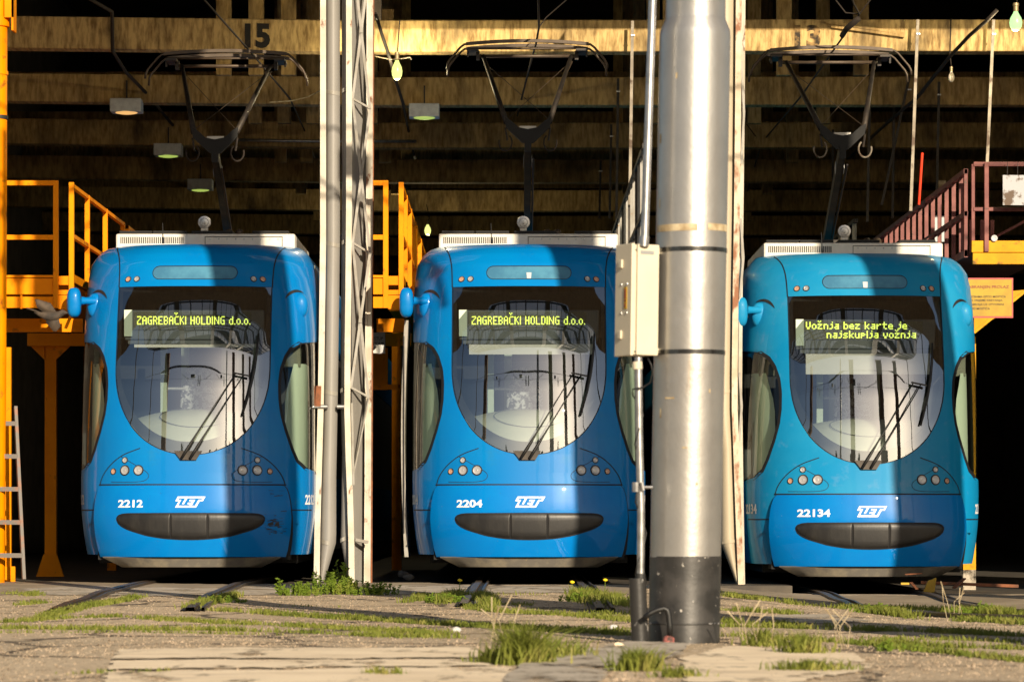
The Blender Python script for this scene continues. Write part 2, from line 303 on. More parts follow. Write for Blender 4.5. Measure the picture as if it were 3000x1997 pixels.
def led_text(tokens, x0, ztop, y, pitch, hpitch, mb, fat=.86):
    x = x0
    for t in tokens:
        g = FONT[t]
        for r, row in enumerate(g):
            for c, b in enumerate(row):
                if b == '#':
                    cx = x+(c+.5)*pitch; cz = ztop-(r+7-len(g)+.5 if len(g) > 6 else r+1.5)*hpitch; a = pitch*fat/2; e = hpitch*fat/2
                    mb.add([(cx-a,y,cz-e),(cx+a,y,cz-e),(cx+a,y,cz+e),(cx-a,y,cz+e)], [(0,1,2,3)])
        x += (len(g[0])+1)*pitch
    return x
def toks(s):
    out = []; i = 0
    while i < len(s):
        if i+1 < len(s) and s[i+1] == '^': out.append(s[i:i+2]); i += 2
        else: out.append(s[i]); i += 1
    return out
# ------------------------------------------------------------------ ground and floor
def sstep(a, b, x): t = np.clip((x-a)/(b-a), 0, 1); return t*t*(3-2*t)
_ph = rng.uniform(0, 6.28, (10,)); _kx = rng.uniform(.3, 1.9, 10); _ky = rng.uniform(.3, 2.2, 10)
def gz(x, y):
    x = np.asarray(x, float); y = np.asarray(y, float)
    z = -.094*sstep(1.3, 3.1, x)*sstep(-13, -6, y)
    u = sum(np.sin(_kx[i]*x+_ky[i]*y+_ph[i]) for i in range(10))*.0022
    return z+u*sstep(-.05, -1.0, y)*(1-sstep(20, 45, -y))
xs = np.unique(np.concatenate([np.linspace(-60,-8,14), np.linspace(-8,8,110), np.linspace(8,60,14)]))
ys = np.unique(np.concatenate([np.linspace(-140,-24,20), np.linspace(-24,-.06,130)]))
X, Y = np.meshgrid(xs, ys); Z = gz(X, Y)
mb = MB(); mb.grid([[(X[i,j], Y[i,j], Z[i,j]) for j in range(len(xs))] for i in range(len(ys))])
struct(mb.build('ground', MT['ground'], smooth=True))
TRAMS = [(-3.18, 0.0), (.17, 0.0), (3.54, -.094)]
mb = MB(); ed = [-30]+[c+s*.78 for c, _ in TRAMS for s in (-1, 1)]+[30]
for a, b in zip(ed[0::2], ed[1::2]):
    zz = -.094 if a > 3 else (-.05 if a > 1 and b > 1.3 else 0)
    mb.box(a, b, -.06, 50, -1.2, zz-.012)
struct(mb.build('floor', MT['darkfloor']))
mb = MB()
for c, dz in TRAMS: mb.add([(c-.78,-.06,-1.1),(c+.78,-.06,-1.1),(c+.78,50,-1.1),(c-.78,50,-1.1)], [(0,1,2,3)]); mb.add([(c-.78,-.055,-1.1),(c+.78,-.055,-1.1),(c+.78,-.055,dz-.03),(c-.78,-.055,dz-.03)], [(0,1,2,3)])
struct(mb.build('pit_floor', MT['under']))
def patch(name, pts, m, dz):
    """irregular worn slab lying on the ground; pts are photo ground points"""
    q = []
    for px, py in pts:
        D = H*K/(py-HOR); q.append(((px-1500)*D/K, D-34))
    # resample outline and roughen
    out = []
    for i in range(len(q)):
        a = Vector(q[i]); b = Vector(q[(i+1) % len(q)]); n = max(2, int((b-a).length/.07))
        for k in range(n):
            p = a.lerp(b, k/n); out.append((p.x+random.uniform(-.02,.02), p.y+random.uniform(-.09,.09)))
    bm = bmesh.new(); vs = [bm.verts.new((x, y, 0)) for x, y in out]; bm.faces.new(vs)
    bmesh.ops.triangulate(bm, faces=bm.faces)
    bmesh.ops.subdivide_edges(bm, edges=[e for e in bm.edges if e.calc_length() > .4], cuts=4, use_grid_fill=False)
    bmesh.ops.triangulate(bm, faces=bm.faces)
    for v in bm.verts: v.co.z = float(gz(v.co.x, v.co.y))+dz
    me = bpy.data.meshes.new(name); bm.to_mesh(me); bm.free(); me.materials.append(m)
    o = bpy.data.objects.new(name, me); COL.objects.link(o); return struct(o)
patch('concrete_strip', [(350,1905),(700,1900),(1380,1900),(1420,1930),(1000,1934),(340,1932)], MT['slab'], .008)
patch('concrete_strip', [(335,1940),(900,1939),(1400,1936),(1440,1958),(900,1962),(310,1962)], MT['slab'], .008)
patch('concrete_strip', [(310,1969),(900,1967),(1500,1962),(1500,2010),(290,2010)], MT['slab'], .008)
patch('concrete_strip', [(2130,1893),(2500,1915),(2560,1960),(2300,2010),(2010,2005),(2000,1930)], MT['slab'], .006)
patch('cement_patch', [(1560,1935),(1740,1905),(1830,1885),(2010,1890),(2000,1925),(1880,1945),(1780,1975),(1770,2010),(1480,2010),(1500,1975)], MT['cement'], .014)
MT['threshold'] = mat('threshold_concrete', (.25,.195,.13), .9, col2=(.34,.275,.19), scale=2, stretch=(1,.5,1), bump=.3, bscale=40)
patch('threshold_slab', [(-40,1700),(430,1708),(700,1712),(930,1708),(1240,1706),(1400,1716),(1700,1715),(1860,1712),(1860,1742),(1600,1736),(1300,1738),(1060,1734),(800,1740),(560,1745),(260,1740),(-40,1745)], MT['threshold'], .004)
patch('threshold_slab', [(2110,1712),(2380,1716),(2700,1718),(3050,1716),(3050,1752),(2700,1748),(2480,1752),(2250,1742),(2110,1738)], MT['threshold'], .008)
patch('asphalt_patch', [(60,1725),(300,1716),(600,1722),(900,1717),(900,1738),(500,1748),(120,1745)], MT['cement'], .005)
patch('asphalt_patch', [(1180,1716),(1380,1716),(1380,1732),(1120,1742),(1060,1735)], MT['cement'], .005)
patch('asphalt_patch', [(1420,1720),(1690,1720),(1700,1736),(1430,1738)], MT['cement'], .005)
patch('asphalt_patch', [(2230,1800),(2420,1790),(2560,1815),(2450,1828),(2230,1822)], MT['cement'], .005)
patch('asphalt_patch', [(2470,1748),(2720,1745),(2740,1760),(2480,1768)], MT['cement'], .005)
MT['gravel'] = mat('gravel_grains', (.34,.26,.175), .9, col2=(.52,.4,.285), scale=9, thr=(.45,.6), col3=(.12,.085,.055), scale3=12, thr3=(.5,.58), stretch=(1,.3,1))
mb = MB(); N_ = 42000
for k in range(N_):
    D_ = 13.6+19.5*random.random()**1.25; x_ = random.uniform(-1, 1)*D_*.155; y_ = D_-34; z_ = float(gz(x_, y_)); r_ = random.uniform(.0025, .0065)*(1.6 if random.random() < .08 else 1)
    if math.sin(x_*2.3+y_*.9)+math.sin(x_*.9-y_*1.7)+random.uniform(-1,1) < -1.0: continue
    a_ = random.uniform(0, 6.28); ca, sa = math.cos(a_)*r_, math.sin(a_)*r_; n_ = len(mb.v)
    mb.v += [(x_+ca,y_+sa,z_),(x_-sa,y_+ca,z_),(x_-ca,y_-sa,z_),(x_+sa,y_-ca,z_),(x_+ca*.2,y_+sa*.2,z_+r_*random.uniform(.7,1.2))]
    mb.f += [(n_,n_+1,n_+4),(n_+1,n_+2,n_+4),(n_+2,n_+3,n_+4),(n_+3,n_,n_+4)]
struct(mb.build('gravel', MT['gravel']), 'stuff')
# ------------------------------------------------------------------ rails
def rail(pts, label):
    pts = [Vector(p) for p in pts]; fine = []
    for i in range(len(pts)-1):
        for k in range(6):
            t = k/6; p0 = pts[max(i-1,0)]; p1 = pts[i]; p2 = pts[i+1]; p3 = pts[min(i+2,len(pts)-1)]
            fine.append(.5*((2*p1)+(p2-p0)*t+(2*p0-5*p1+4*p2-p3)*t*t+(3*p1-p0-3*p2+p3)*t**3))
    fine.append(pts[-1])
    root = thing('tram_rail', label, 'rail', (fine[0].x, fine[0].y, 0), 'tram rails running out of the shed'); o0 = Vector((fine[0].x, fine[0].y, 0))
    def strip(a, b, z0, z1, m, name):
        mb = MB(); R = []
        for i, p in enumerate(fine):
            d = (fine[min(i+1,len(fine)-1)]-fine[max(i-1,0)]).normalized(); n = Vector((-d.y, d.x))
            if n.x > 0: n = -n
            zz = float(gz(p.x, min(p.y, -.2))); q0 = p-n*a; q1 = p-n*b
            R.append([Vector((q0.x,q0.y,zz+z0))-o0, Vector((q0.x,q0.y,zz+z1))-o0, Vector((q1.x,q1.y,zz+z1))-o0, Vector((q1.x,q1.y,zz+z0))-o0, Vector((q0.x,q0.y,zz+z0))-o0])
        mb.grid(R); mb.build(name, m, root)
    strip(-.032, .03, -.1, .030, MT['railtop'], 'rail_head')
    strip(.032, .075, -.1, .008, MT['seam'], 'groove')
    strip(.078, .10, -.1, .030, MT['rail'], 'check_rail')
    strip(-.07, -.034, -.1, .009, MT['seam'], 'gap')
    return root
rail([(-3.66,4),(-3.66,-.5),(-3.58,-3),(-3.4,-6.5),(-3.16,-10.2)], 'left rail of the track under the tram numbered 2212')
rail([(-2.66,4),(-2.66,-.5),(-2.6,-3),(-2.45,-6.5),(-2.24,-10)], 'right rail of the track under the tram numbered 2212')
rail([(-.33,4),(-.33,-.5),(-.345,-4),(-.36,-8.3)], 'left rail of the middle track in tall grass, its end bent')
rail([(.67,4),(.67,-.5),(.66,-4),(.63,-9.5)], 'right rail of the middle track beside the silver mast')
rail([(3.02,4),(3.02,0),(2.93,-3),(2.78,-6),(2.76,-8.5),(2.95,-10.3),(3.3,-11.3),(3.8,-12)], 'long curved left rail of the track under the tram numbered 22134')
rail([(4.02,4),(4.02,0),(3.92,-3),(3.85,-6),(3.95,-8.2),(4.3,-9.6)], 'right rail of the track under the tram numbered 22134, half lost in grass')
# ------------------------------------------------------------------ trams
HW = 1.18; L0 = .9
_X = np.concatenate([np.linspace(0, .9, 90), 1-(.1*np.linspace(1, 0, 120)**2)[1:]])
_Y = L0*(1-np.sqrt(np.clip(1-_X**2.5, 0, 1)))
_A = np.concatenate([[0], np.cumsum(np.hypot(np.diff(_X*HW), np.diff(_Y)))]); AC = _A[-1]
_pz = [.2,.3,.5,.7,.95,1.1,1.284]+[1.45,1.7,2.0,2.3,2.6,2.85,2.973]+[3.1,3.22,3.32,3.38,3.42,3.44]
def _wy(z): return .06+.06*(z-1.284)+.112*(z-1.284)**2
_py = [.06,.04,.01,0,.02,.04,.06]+[_wy(z) for z in (1.45,1.7,2.0,2.3,2.6,2.85,2.973)]+[.545,.62,.71,.80,.93,1.1]
_wz = [.2,.3,.5,.7,1.0,1.5,2.2,2.6,2.9,3.1,3.25,3.35,3.42,3.46]; _ww = [1.08,1.12,1.15,1.17,1.18,1.18,1.18,1.18,1.175,1.165,1.145,1.09,1.03,.98]
def y0(z): return float(np.interp(z, _pz, _py))
def wz(z): return float(np.interp(z, _wz, _ww))
def aofx(x, z): return float(np.sign(x)*np.interp(abs(x)/wz(z), _X, _A))
def surf(a, z, off=0.0):
    """point of the tram's nose: a = distance round the front from its middle, z = height"""
    s = 1 if a >= 0 else -1; q = abs(a); X = float(np.interp(q, _A, _X)); Y = float(np.interp(q, _A, _Y))+max(0, q-AC)
    p = Vector((s*wz(z)*X, y0(z)+Y, z))
    if off:
        e = .01
        def s0(a_, z_):
            q_ = abs(a_); return Vector(((1 if a_ >= 0 else -1)*wz(z_)*float(np.interp(q_, _A, _X)), y0(z_)+float(np.interp(q_, _A, _Y))+max(0, q_-AC), z_))
        n = (s0(a+e, z)-s0(a-e, z)).cross(s0(a, z+e)-s0(a, z-e)).normalized()
        p += n*off
    return p
def sx(x, z, off=0.0): return surf(aofx(x, z), z, off)
def snorm(x, z): return (sx(x, z, .01)-sx(x, z)).normalized()
ZT, ZB, ZC = 2.973, 1.284, 2.15
def hw_ws(z, inset=0.0):
    A = .763-inset; B = ZC-ZB-inset
    if z >= ZC: return A
    t = min(1, (ZC-z)/B); return A*(max(0, 1-t**2.15))**(1/2.15)
_lz = [1.12,1.149,1.228,1.346,1.521,1.687,1.83,1.995,2.13,2.264,2.353,2.416,2.44]
_lx = [1.75,1.33,1.17,1.09,1.005,.945,.92,.914,.93,.985,1.06,1.2,1.75]   # as distance round the nose
AEND = 1.95
LTOP, LBOT = 2.47, 1.10
_lz2 = [LBOT]+_lz[1:-1]+[LTOP]; _lx2 = [AEND]+_lx[1:-1]+[AEND]
def lens_a(z, grow=0.0):
    zc = 1.78; zz = zc+(z-zc)/(1+grow*1.4)
    if zz <= LBOT or zz >= LTOP: return AEND
    return max(.8, float(np.interp(zz, _lz2, _lx2))-grow)
_zs = sorted(set(np.round(np.concatenate([np.linspace(.29, LBOT, 14), LBOT+(LTOP-LBOT)*(.5-.5*np.cos(np.linspace(0, math.pi, 56))), np.linspace(LTOP, ZT, 16),
        ZB+(ZT-ZB)*(1-np.cos(np.linspace(0, math.pi/2, 60))), np.linspace(ZT, 3.44, 26)]), 5)))
_zs = [z for i, z in enumerate(_zs) if i == 0 or z-_zs[i-1] > .0025 or z in (round(ZT,5),)]
def cols(a, b, n): return [a+(b-a)*k/n for k in range(n+1)]
def make_tram(num, cx, dz, paint, label, blind, leds, pz=0, door=False, scuff=False):
    T = thing('tram', label, 'tram', (cx, 0, dz), 'blue trams parked in the depot')
    # ---- body shell: mask, cheeks and brow as one skin with holes for windscreen and side glass
    mb = MB()
    for s in (1, -1):
        rows = []
        for z in _zs:
            w_ = aofx(hw_ws(z), z) if ZB < z <= ZT+1e-6 else (0 if z <= ZB else aofx(.763, z))
            c_ = lens_a(z)
            rows.append([surf(s*a, z) for a in cols(w_, c_, 30)])
        mb.grid(rows, flip=(s < 0))
        rows = [[surf(s*a, z) for a in cols(0, aofx(.763, z), 16)] for z in _zs if z >= ZT-1e-6]
        mb.grid(rows, flip=(s < 0))
        # side skins running back
        for za, zb_ in ((.29, LBOT), (LTOP, 3.44)):
            zz = [z for z in _zs if za-1e-6 <= z <= zb_+1e-6]
            mb.grid([[surf(s*AEND, z), Vector((s*wz(z), 30, z))] for z in zz], flip=(s < 0))
        mb.grid([[Vector((s*wz(3.44), 3.0, 3.44)), Vector((s*wz(3.44), 30, 3.44))], [Vector((0, 3.0, 3.47)), Vector((0, 30, 3.47))]], flip=(s < 0))
    mb.build('body', paint, T, smooth=True, merge=True)
    top = MB()
    for s in (1, -1):
        q = cols(0, AEND, 34)
        top.grid([[surf(s*a, 3.44) for a in q], [Vector((surf(s*a, 3.44).x*.985, surf(s*a, 3.44).y+.35*(1-a/AEND)**.5, 3.465)) for a in q], [Vector((surf(s*a, 3.44).x*.98, 3.1, 3.47)) for a in q]], flip=(s < 0))
    top.build('roof', paint, T, smooth=True, merge=True)
    # inner shell so that nothing shines through
    # ---- windscreen
    zr = [ZB+(ZT-ZB)*(1-math.cos(math.pi/2*k/40)) for k in range(41)]
    mb = MB(); mb.grid([[sx(x, z, -.002) for x in cols(-hw_ws(z), hw_ws(z), 24)] for z in zr])
    ws = mb.build('windscreen', MT['glass'], T, smooth=True, merge=True)
    fr = MB()
    outl = [(hw_ws(z), z, hw_ws(max(ZB+.075, z) if z < 1.5 else z, .0)) for z in zr]
    o1 = [(-hw_ws(z), z) for z in reversed(zr)]+[(hw_ws(z), z) for z in zr[1:]]
    o2 = [(x*(.955 if z > 2 else .955-.04*(2-z)/.7) if abs(x) > .02 else x, ZB+.125+(z-ZB)*(ZT-.045-ZB-.125)/(ZT-ZB)) for x, z in o1]
    n = len(o1)
    A = [sx(x, z, -.012) for x, z in o1]; B = [sx(x, z, -.012) for x, z in o2]
    fr.add(A+B, [(i, (i+1) % n, n+(i+1) % n, n+i) for i in range(n)]); fr.build('black_border', MT['rubber'], ws)
    # thin gasket line round the glass
    g = MB(); G1 = [sx(x, z, .0015) for x, z in o1]; G2 = [sx(x*1.012, z+(.009 if z > ZT-.001 else -.007 if z < 1.6 else 0), .0015) for x, z in o1]
    g.add(G1+G2, [(i, n+i, n+(i+1) % n, (i+1) % n) for i in range(n)]); g.build('gasket', MT['seam'], ws)
    # ---- side glass
    zl = [LBOT+(LTOP-LBOT)*(.5-.5*math.cos(math.pi*k/44)) for k in range(45)]
    for s in (1, -1):
        mb = MB(); mb.grid([[surf(s*a, z, -.003) for a in cols(lens_a(z), AEND, 14)] for z in zl], flip=(s < 0))
        sg = mb.build('side_window', MT['sideglass'], T, smooth=True, merge=True)
        mb = MB(); mb.grid([[surf(s*lens_a(z, .022), z, .0015), surf(s*lens_a(z, -.012), z, .0015)] for z in zl], flip=(s < 0)); mb.build('gasket', MT['seam'], sg)
        mb = MB(); mb.grid([[Vector((s*wz(z), surf(AEND, z).y, z)), Vector((s*wz(z), 30, z))] for z in cols(LBOT, LTOP, 6)], flip=(s < 0)); mb.build('saloon_window', MT['rubber'], T)
        # pale pillar lining of the cab behind the glass
        mb = MB(); mb.grid([[surf(s*a, z, -.10) for a in cols(1.08+.14*max(0, z-1.9)/.3+.10*max(0, 1.5-z)/.4, 2.2, 8)] for z in cols(.9, 2.22, 10)], flip=(s < 0)); lin = mb.build('cab_lining', MT['cabgreen'], T, smooth=True)
        mb = MB(); p0 = surf(s*1.22, 2.28, -.13); mb.box(p0.x-.09, p0.x+.09, p0.y+.05, p0.y+.2, 2.18, 2.42); mb.build('line_display', MT['ledpanel'], T)
    # ---- seams
    def seam(pts, wd=.007, off=.0016):
        P_ = [Vector((x, z)) for x, z in pts]; fine = []; sm = MB()
        for _ in range(2): P_ = [P_[0]]+[q for i in range(len(P_)-1) for q in (P_[i].lerp(P_[i+1], .25), P_[i].lerp(P_[i+1], .75))]+[P_[-1]]
        for i in range(len(P_)-1):
            k = max(2, int((P_[i+1]-P_[i]).length/.03)); fine += [P_[i].lerp(P_[i+1], j/k) for j in range(k)]
        fine.append(P_[-1]); R = []
        for i, p in enumerate(fine):
            d = (fine[min(i+1, len(fine)-1)]-fine[max(i-1, 0)]).normalized(); q = Vector((-d.y, d.x))*wd/2
            R.append([sx(p.x+q.x, p.y+q.y, off), sx(p.x-q.x, p.y-q.y, off)])
        sm.grid(R); sm.build('panel_seam', MT['seam'], T)
    for s in (1, -1):
        seam([(s*.86, 3.42), (s*.835, 3.38), (s*.80, 3.31), (s*.778, 3.2), (s*.772, 3.08), (s*.77, 2.97)], .012)
        seam([(s*.92, .985), (s*.90, 1.06), (s*.84, 1.15), (s*.755, 1.23), (s*.67, 1.285), (s*.56, 1.325), (s*.50, 1.345)], .009)
        seam([(s*.70, 1.265), (s*.55, 1.18), (s*.44, 1.12), (s*.405, 1.075), (s*.43, 1.03), (s*.50, 1.012), (s*.65, 1.009), (s*.80, 1.012)], .005)
        seam([(s*.975, .735), (s*1.05, .735), (s*1.12, .735), (s*1.16, .735)], .012)
    seam([(-.93, .984), (-.5, .984), (0, .984), (.5, .984), (.93, .984)], .014, .002)
    # raised crease below the windscreen
    # ---- bumper
    def bhw(z): return float(np.interp(z, [.275,.34,.5,.65,.8,.9,.95,.975], [.91,.925,.945,.955,.95,.935,.92,.895]))
    def bump_pt(x, z, off): return sx(x, z, off)
    zb = [.275,.30,.34,.42,.5,.58,.66,.74,.82,.88,.92,.945,.962,.975]
    def boff(z): return .018+.022*math.sin(math.pi*min(1, max(0, (z-.25)/.75)))
    bm_ = MB(); rows = [[bump_pt(x, z, boff(z)) for x in [bhw(z)*math.sin(math.pi/2*k/16) for k in range(-16, 17)]] for z in zb]
    bm_.grid(rows)
    rim = [r[0] for r in rows]; rim2 = [r[-1] for r in rows]
    def back(z, x): return sx(x, z, -.03)
    bm_.grid([[back(z, -bhw(z)), rows[i][0]] for i, z in enumerate(zb)]); bm_.grid([[rows[i][-1], back(z, bhw(z))] for i, z in enumerate(zb)])
    xsq = [bhw(zb[-1])*math.sin(math.pi/2*k/16) for k in range(-16, 17)]
    bm_.grid([rows[-1], [sx(x, zb[-1], -.02) for x in xsq]])
    bp = bm_.build('bumper', MT['bumper'], T, smooth='auto', merge=True)
    sh = MB(); 
    for s in (1, -1): sh.grid([[sx(s*(bhw(z)-.01), z, .003), sx(s*(bhw(z)+(.020+.028*min(1, (.975-z)/.5) if s > 0 else .018)), z, .003)] for z in zb], flip=(s < 0))
    sh.build('bumper_gap', MT['seam'], bp)
    # bumper corner folds
    def onb(x, z, o=.004): return sx(x, z, boff(z)+o)
    flat_text(num, .076,   .0615*len(num), .032, lambda a, b: onb(-.70+a, .757+b), 'fleet_number', MT['white_mark'], bp)
    for s in (1, -1):
        flat_text(num, .10, .062*len(num)+.03, .03, lambda a, b, s=s: surf((1.32+a) if s > 0 else (-1.62+a), .79+b, .003), 'side_number', MT['white_mark'] if s > 0 else MT['grey_mark'], T)
    LO = [(600,360),(1785,360),(1670,560),(1540,560),(1385,835),(495,835),(640,565),(495,560)]
    LI = [(645,430),(925,430),(780,690),(865,695),(1020,430),(1660,430),(1630,490),(1490,490),(1340,755),(1205,755),(1355,490),(1110,490),(1085,560),(1220,560),(1190,615),(1040,620),(1005,690),(1140,695),(1110,750),(620,750),(760,490),(620,490)]
    f = lambda q, o: [onb((X-1140)/14.725/297+.01, .81-(Y_-597)/14.725/297, o) for X, Y_ in q]
    e = MB().poly(f(LO, .005)); e.f = [t[::-1] for t in e.f]; em = e.build('emblem', MT['white_mark'], bp)
    e = MB().poly(f(LI, .0075)); e.f = [t[::-1] for t in e.f]; e.build('emblem_letters', MT['bumper'], em)
    # ---- grille: three dark pads shaped like a smile
    def gtop(x): return .696-.012*(abs(x)/.70)**8
    def gbot(x):
        return float(np.interp(abs(x), [0,.1,.25,.40,.52,.60,.66,.69,.704], [.453,.455,.466,.492,.524,.552,.585,.615,.65]))
    def gt2(x): return float(np.interp(abs(x), [0,.60,.65,.68,.695,.704], [.696,.694,.689,.68,.668,.65]))
    gr = bpy.data.objects.new('grille', None); COL.objects.link(gr); gr.parent = bp
    mbk = MB(); xq = [.716*math.sin(math.pi/2*k/24) for k in range(-24, 25)]
    mbk.grid([[onb(x, gbot(x*.983)-.011+(gt2(x*.983)+.02-gbot(x*.983))*k/8, .003) for x in xq] for k in range(9)])
    bpy.data.objects.remove(gr)
    gr = mbk.build('grille', MT['seam'], bp)
    for xa, xb in ((-.703,-.187), (-.178,.170), (.179,.703)):
        m_ = MB(); xx = [xa+(xb-xa)*(.5-.5*math.cos(math.pi*k/24)) for k in range(25)]; R = []
        for t in (0,.06,.15,.3,.5,.7,.85,.94,1):
            r = []
            for k, x in enumerate(xx):
                lo, hi = gbot(x), gt2(x); z = lo+(hi-lo)*t
                edge = min(t, 1-t)*6*max(.02, hi-lo)/.2; ek = min(k, 24-k)/2.0; q = min(1, edge, ek*1.0)
                r.append(onb(x, z, .004+.012*max(0, q)**.5))
            R.append(r)
        m_.grid(R); m_.build('grille_pad', MT['grille'], T if False else bp, smooth=True)
    # ---- apron and underframe
    ap = MB(); R = []
    for z, w_, yy in ((.272,.885,.10), (.262,.885,.075), (.17,.70,.10), (.165,.69,.13)):
        R.append([Vector((w_*t, yy+.16*abs(t)**2.6, z)) for t in cols(-1, 1, 20)])
    ap.grid(R[::-1]); ap.build('apron', MT['apron'], T, smooth='auto')
    uf = MB().box(-1.0, 1.0, .9, 30, .2, .45); uf.box(-.95, .95, .4, .9, .24, .5); uf.build('underframe', MT['under'], T)
    # rivets along the apron's top
    # ---- lamps
    def lamp(x, z, r, glassm, nm, off=0.0):
        n_ = snorm(x, z); c = sx(x, z, off)
        rim_ = MB().lathe([(r*1.22, -.004), (r*1.24, .004), (r*1.16, .009), (r*1.0, .009), (r*.96, .003)], c, n_, 28, False).build(nm, MT['rubber'], T, smooth='auto')
        MB().lathe([(r*.97, .0065), (r*.75, .0035), (r*.4, .002), (r*.15, .003), (1e-6, .006)], c, n_, 24, False).build('reflector', glassm, rim_, smooth=True)
        MB().lathe([(r*.98, .0085), (r*.8, .0125), (r*.45, .0155), (1e-6, .017)], c, n_, 24, False).build('lamp_lens', MT['lens'], rim_, smooth=True)
    for s in (1, -1):
        lamp(s*.655, 1.127, .043, MT['chrome'], 'headlight'); lamp(s*.515, 1.127, .043, MT['chrome'], 'headlight')
        lamp(s*.655, 1.228, .026, MT['chrome'], 'marker_lamp'); lamp(s*.775, 1.117, .026, MT['amber'], 'turn_signal')
        lamp(s*.585, 3.05, .027, MT['chrome'], 'marker_lamp'); lamp(s*.675, 3.05, .027, MT['amber'], 'turn_signal')
    # ---- sign slot in the brow
    def slot(hw_, za, zb_, off, nm, m, par):
        zc, hz = (za+zb_)/2, (zb_-za)/2; pts = []
        for k in range(40):
            t = 2*math.pi*k/40; cxx = (hw_-hz)*(1 if math.cos(t) > 0 else -1)
            pts.append((cxx+hz*math.cos(t), zc+hz*math.sin(t)))
        rr_ = MB(); ring = [sx(x, z, off) for x, z in pts]; xs_ = sorted({round(p[0], 4) for p in pts})
        G = []
        for x in [hw_*math.sin(math.pi/2*k/20) for k in range(-20, 21)]:
            d = max(0, abs(x)-(hw_-hz)); h_ = math.sqrt(max(0, hz*hz-d*d)); G.append([sx(x, zc-h_, off), sx(x, zc, off), sx(x, zc+h_, off)])
        rr_.grid(G, flip=True); return rr_.build(nm, m, par, smooth=True)
    sl = slot(.427, 3.042, 3.184, .002, 'sign_slot', MT['seam'], T); slot(.42, 3.047, 3.174, .004, 'slot_cover', MT['slot'], sl)
    if blind != 'small':
        MB().add([sx(-.02, 3.05, .006), sx(.02, 3.05, .006), sx(.025, 3.11, .006), sx(-.025, 3.11, .006)], [(0,1,2,3)]).build('label', MT['paper'], sl)
    # ---- mirrors
    def blob(c, rx, ry, rz, mb_, n1=14, n2=20, p=2.3):
        R = []
        for i in range(n1+1):
            u = -math.pi/2+math.pi*i/n1; r = []
            for j in range(n2+1):
                t = 2*math.pi*j/n2
                cs = lambda q: math.copysign(abs(q)**(2/p), q)
                r.append(Vector((c[0]+rx*cs(math.cos(u))*cs(math.cos(t)), c[1]+ry*cs(math.cos(u))*cs(math.sin(t)), c[2]+rz*cs(math.sin(u)))))
            R.append(r)
        mb_.grid(R)
    for s in ((-1, 1)):
        bz = 2.845
        bc = sx(s*1.035, bz)
        k_ = MB(); rr = []
        for i in range(15):
            t = math.pi*(.30+.62*i/14); q = 1-abs(i/7-1)**2*.9
            x_ = 1.0-.115*math.cos(t) if False else 1.0+.11*math.cos(t); z_ = bz+.135*math.sin(t)-.02
            x2 = 1.0+(x_-1.0)*(1-.3*q); z2 = bz-.02+(z_-bz+.02)*(1-.22*q); lim = lambda x, z: min(x, wz(z)*.97)
            rr.append([sx(s*lim(x_, z_), z_, .004), sx(s*lim(x2, z2), z2, .004)])
        MB().grid(rr).build('mirror_recess', MT['rubber'], T, smooth=True)
        blob((bc.x+s*.0, bc.y+.02, bz-.045), .085, .07, .125, k_); housing = k_.build('mirror_mount', paint, T, smooth=True, merge=True)
        tb = MB().box(*( sorted((bc.x-s*.055, bc.x-s*.085)) ), bc.y-.075, bc.y-.02, bz-.06, bz+.03).build('latch', paint, housing, bevel=.008)
        if s < 0:
            m_ = MB().tube([(bc.x, bc.y-.02, bz), (bc.x-.09, bc.y-.06, bz+.0), (bc.x-.14, bc.y-.08, bz)], [.042,.036,.045], 14); m_.build('mirror_arm', paint, T, smooth='auto')
            m_ = MB(); blob((-1.235, bc.y-.10, bz-.02), .072, .085, .15, m_, p=2.9); hd = m_.build('mirror_head', paint, T, smooth=True, merge=True)
            for q in (.03, -.07): MB().lathe([(.013,0),(.013,.004)], (-1.168, bc.y-.13, bz+q), (.8,-.6,0), 10).build('screw_hole', MT['under'], hd)
    # ---- wipers
    wi = MB(); a_ = [(-.045, 1.255), (-.055, 1.20)]
    base = MB().prism([sx(-.16,1.315,.006), sx(.115,1.315,.006), sx(.06,1.225,.006), sx(-.09,1.225,.006)], snorm(0,1.27)*.02).build('wiper', MT['darksteel'], T)
    for xo, xe, ze in ((-.085, .43, 2.075), (.0, .505, 2.06)):
        q = [sx(xo+(xe-xo)*t, 1.235+(ze-1.235)*t, .035+.02*math.sin(math.pi*t)) for t in cols(0, 1, 10)]
        MB().tube(q, [.014,.016,.013,.008,.007,.0065,.006,.006,.006,.006,.006], 8).build('wiper_arm', MT['black'], base, smooth=True)
    for p_ in ((.43,2.075),(.505,2.06)): pass
    MB().bar(sx(.41,2.08,.05), sx(.56,2.05,.05), .022, .015).build('wiper_pivot', MT['rubber'], base)
    bl = [(.64,2.48), (.63,2.3), (.605,2.1), (.565,1.9), (.50,1.66)]
    MB().tube([sx(x, z, .028) for x, z in bl], [.010,.014,.016,.014,.010], 6).build('wiper_blade', MT['rubber'], base, smooth=True)
    # ---- cab interior
    dm = MB(); R = []
    for i in range(15):
        t = i/14; ang = math.pi/2*t; z = 1.33+.42*math.sin(ang)**.85; inset = .05+.62*(1-math.cos(ang))
        r = []
        for x in cols(-1, 1, 22):
            xx = x*(.72-.10*(1-t)**1.5)*(.9+.1*(1-t)); r.append(Vector((xx, y0(1.6)+inset+.10+.22*abs(x)**2.2, z-.10*abs(x)**2.4*(.35+t*.65))))
        R.append(r)
    dm.grid(R); r = R[-1]; dm.grid([r, [Vector((p.x, 1.75, p.z+.01)) for p in r]])
    dsh = dm.build('dashboard', MT['dash'], T, smooth=True)
    ov = [(.37*math.cos(2*math.pi*k/48), .16*math.sin(2*math.pi*k/48)) for k in range(49)]
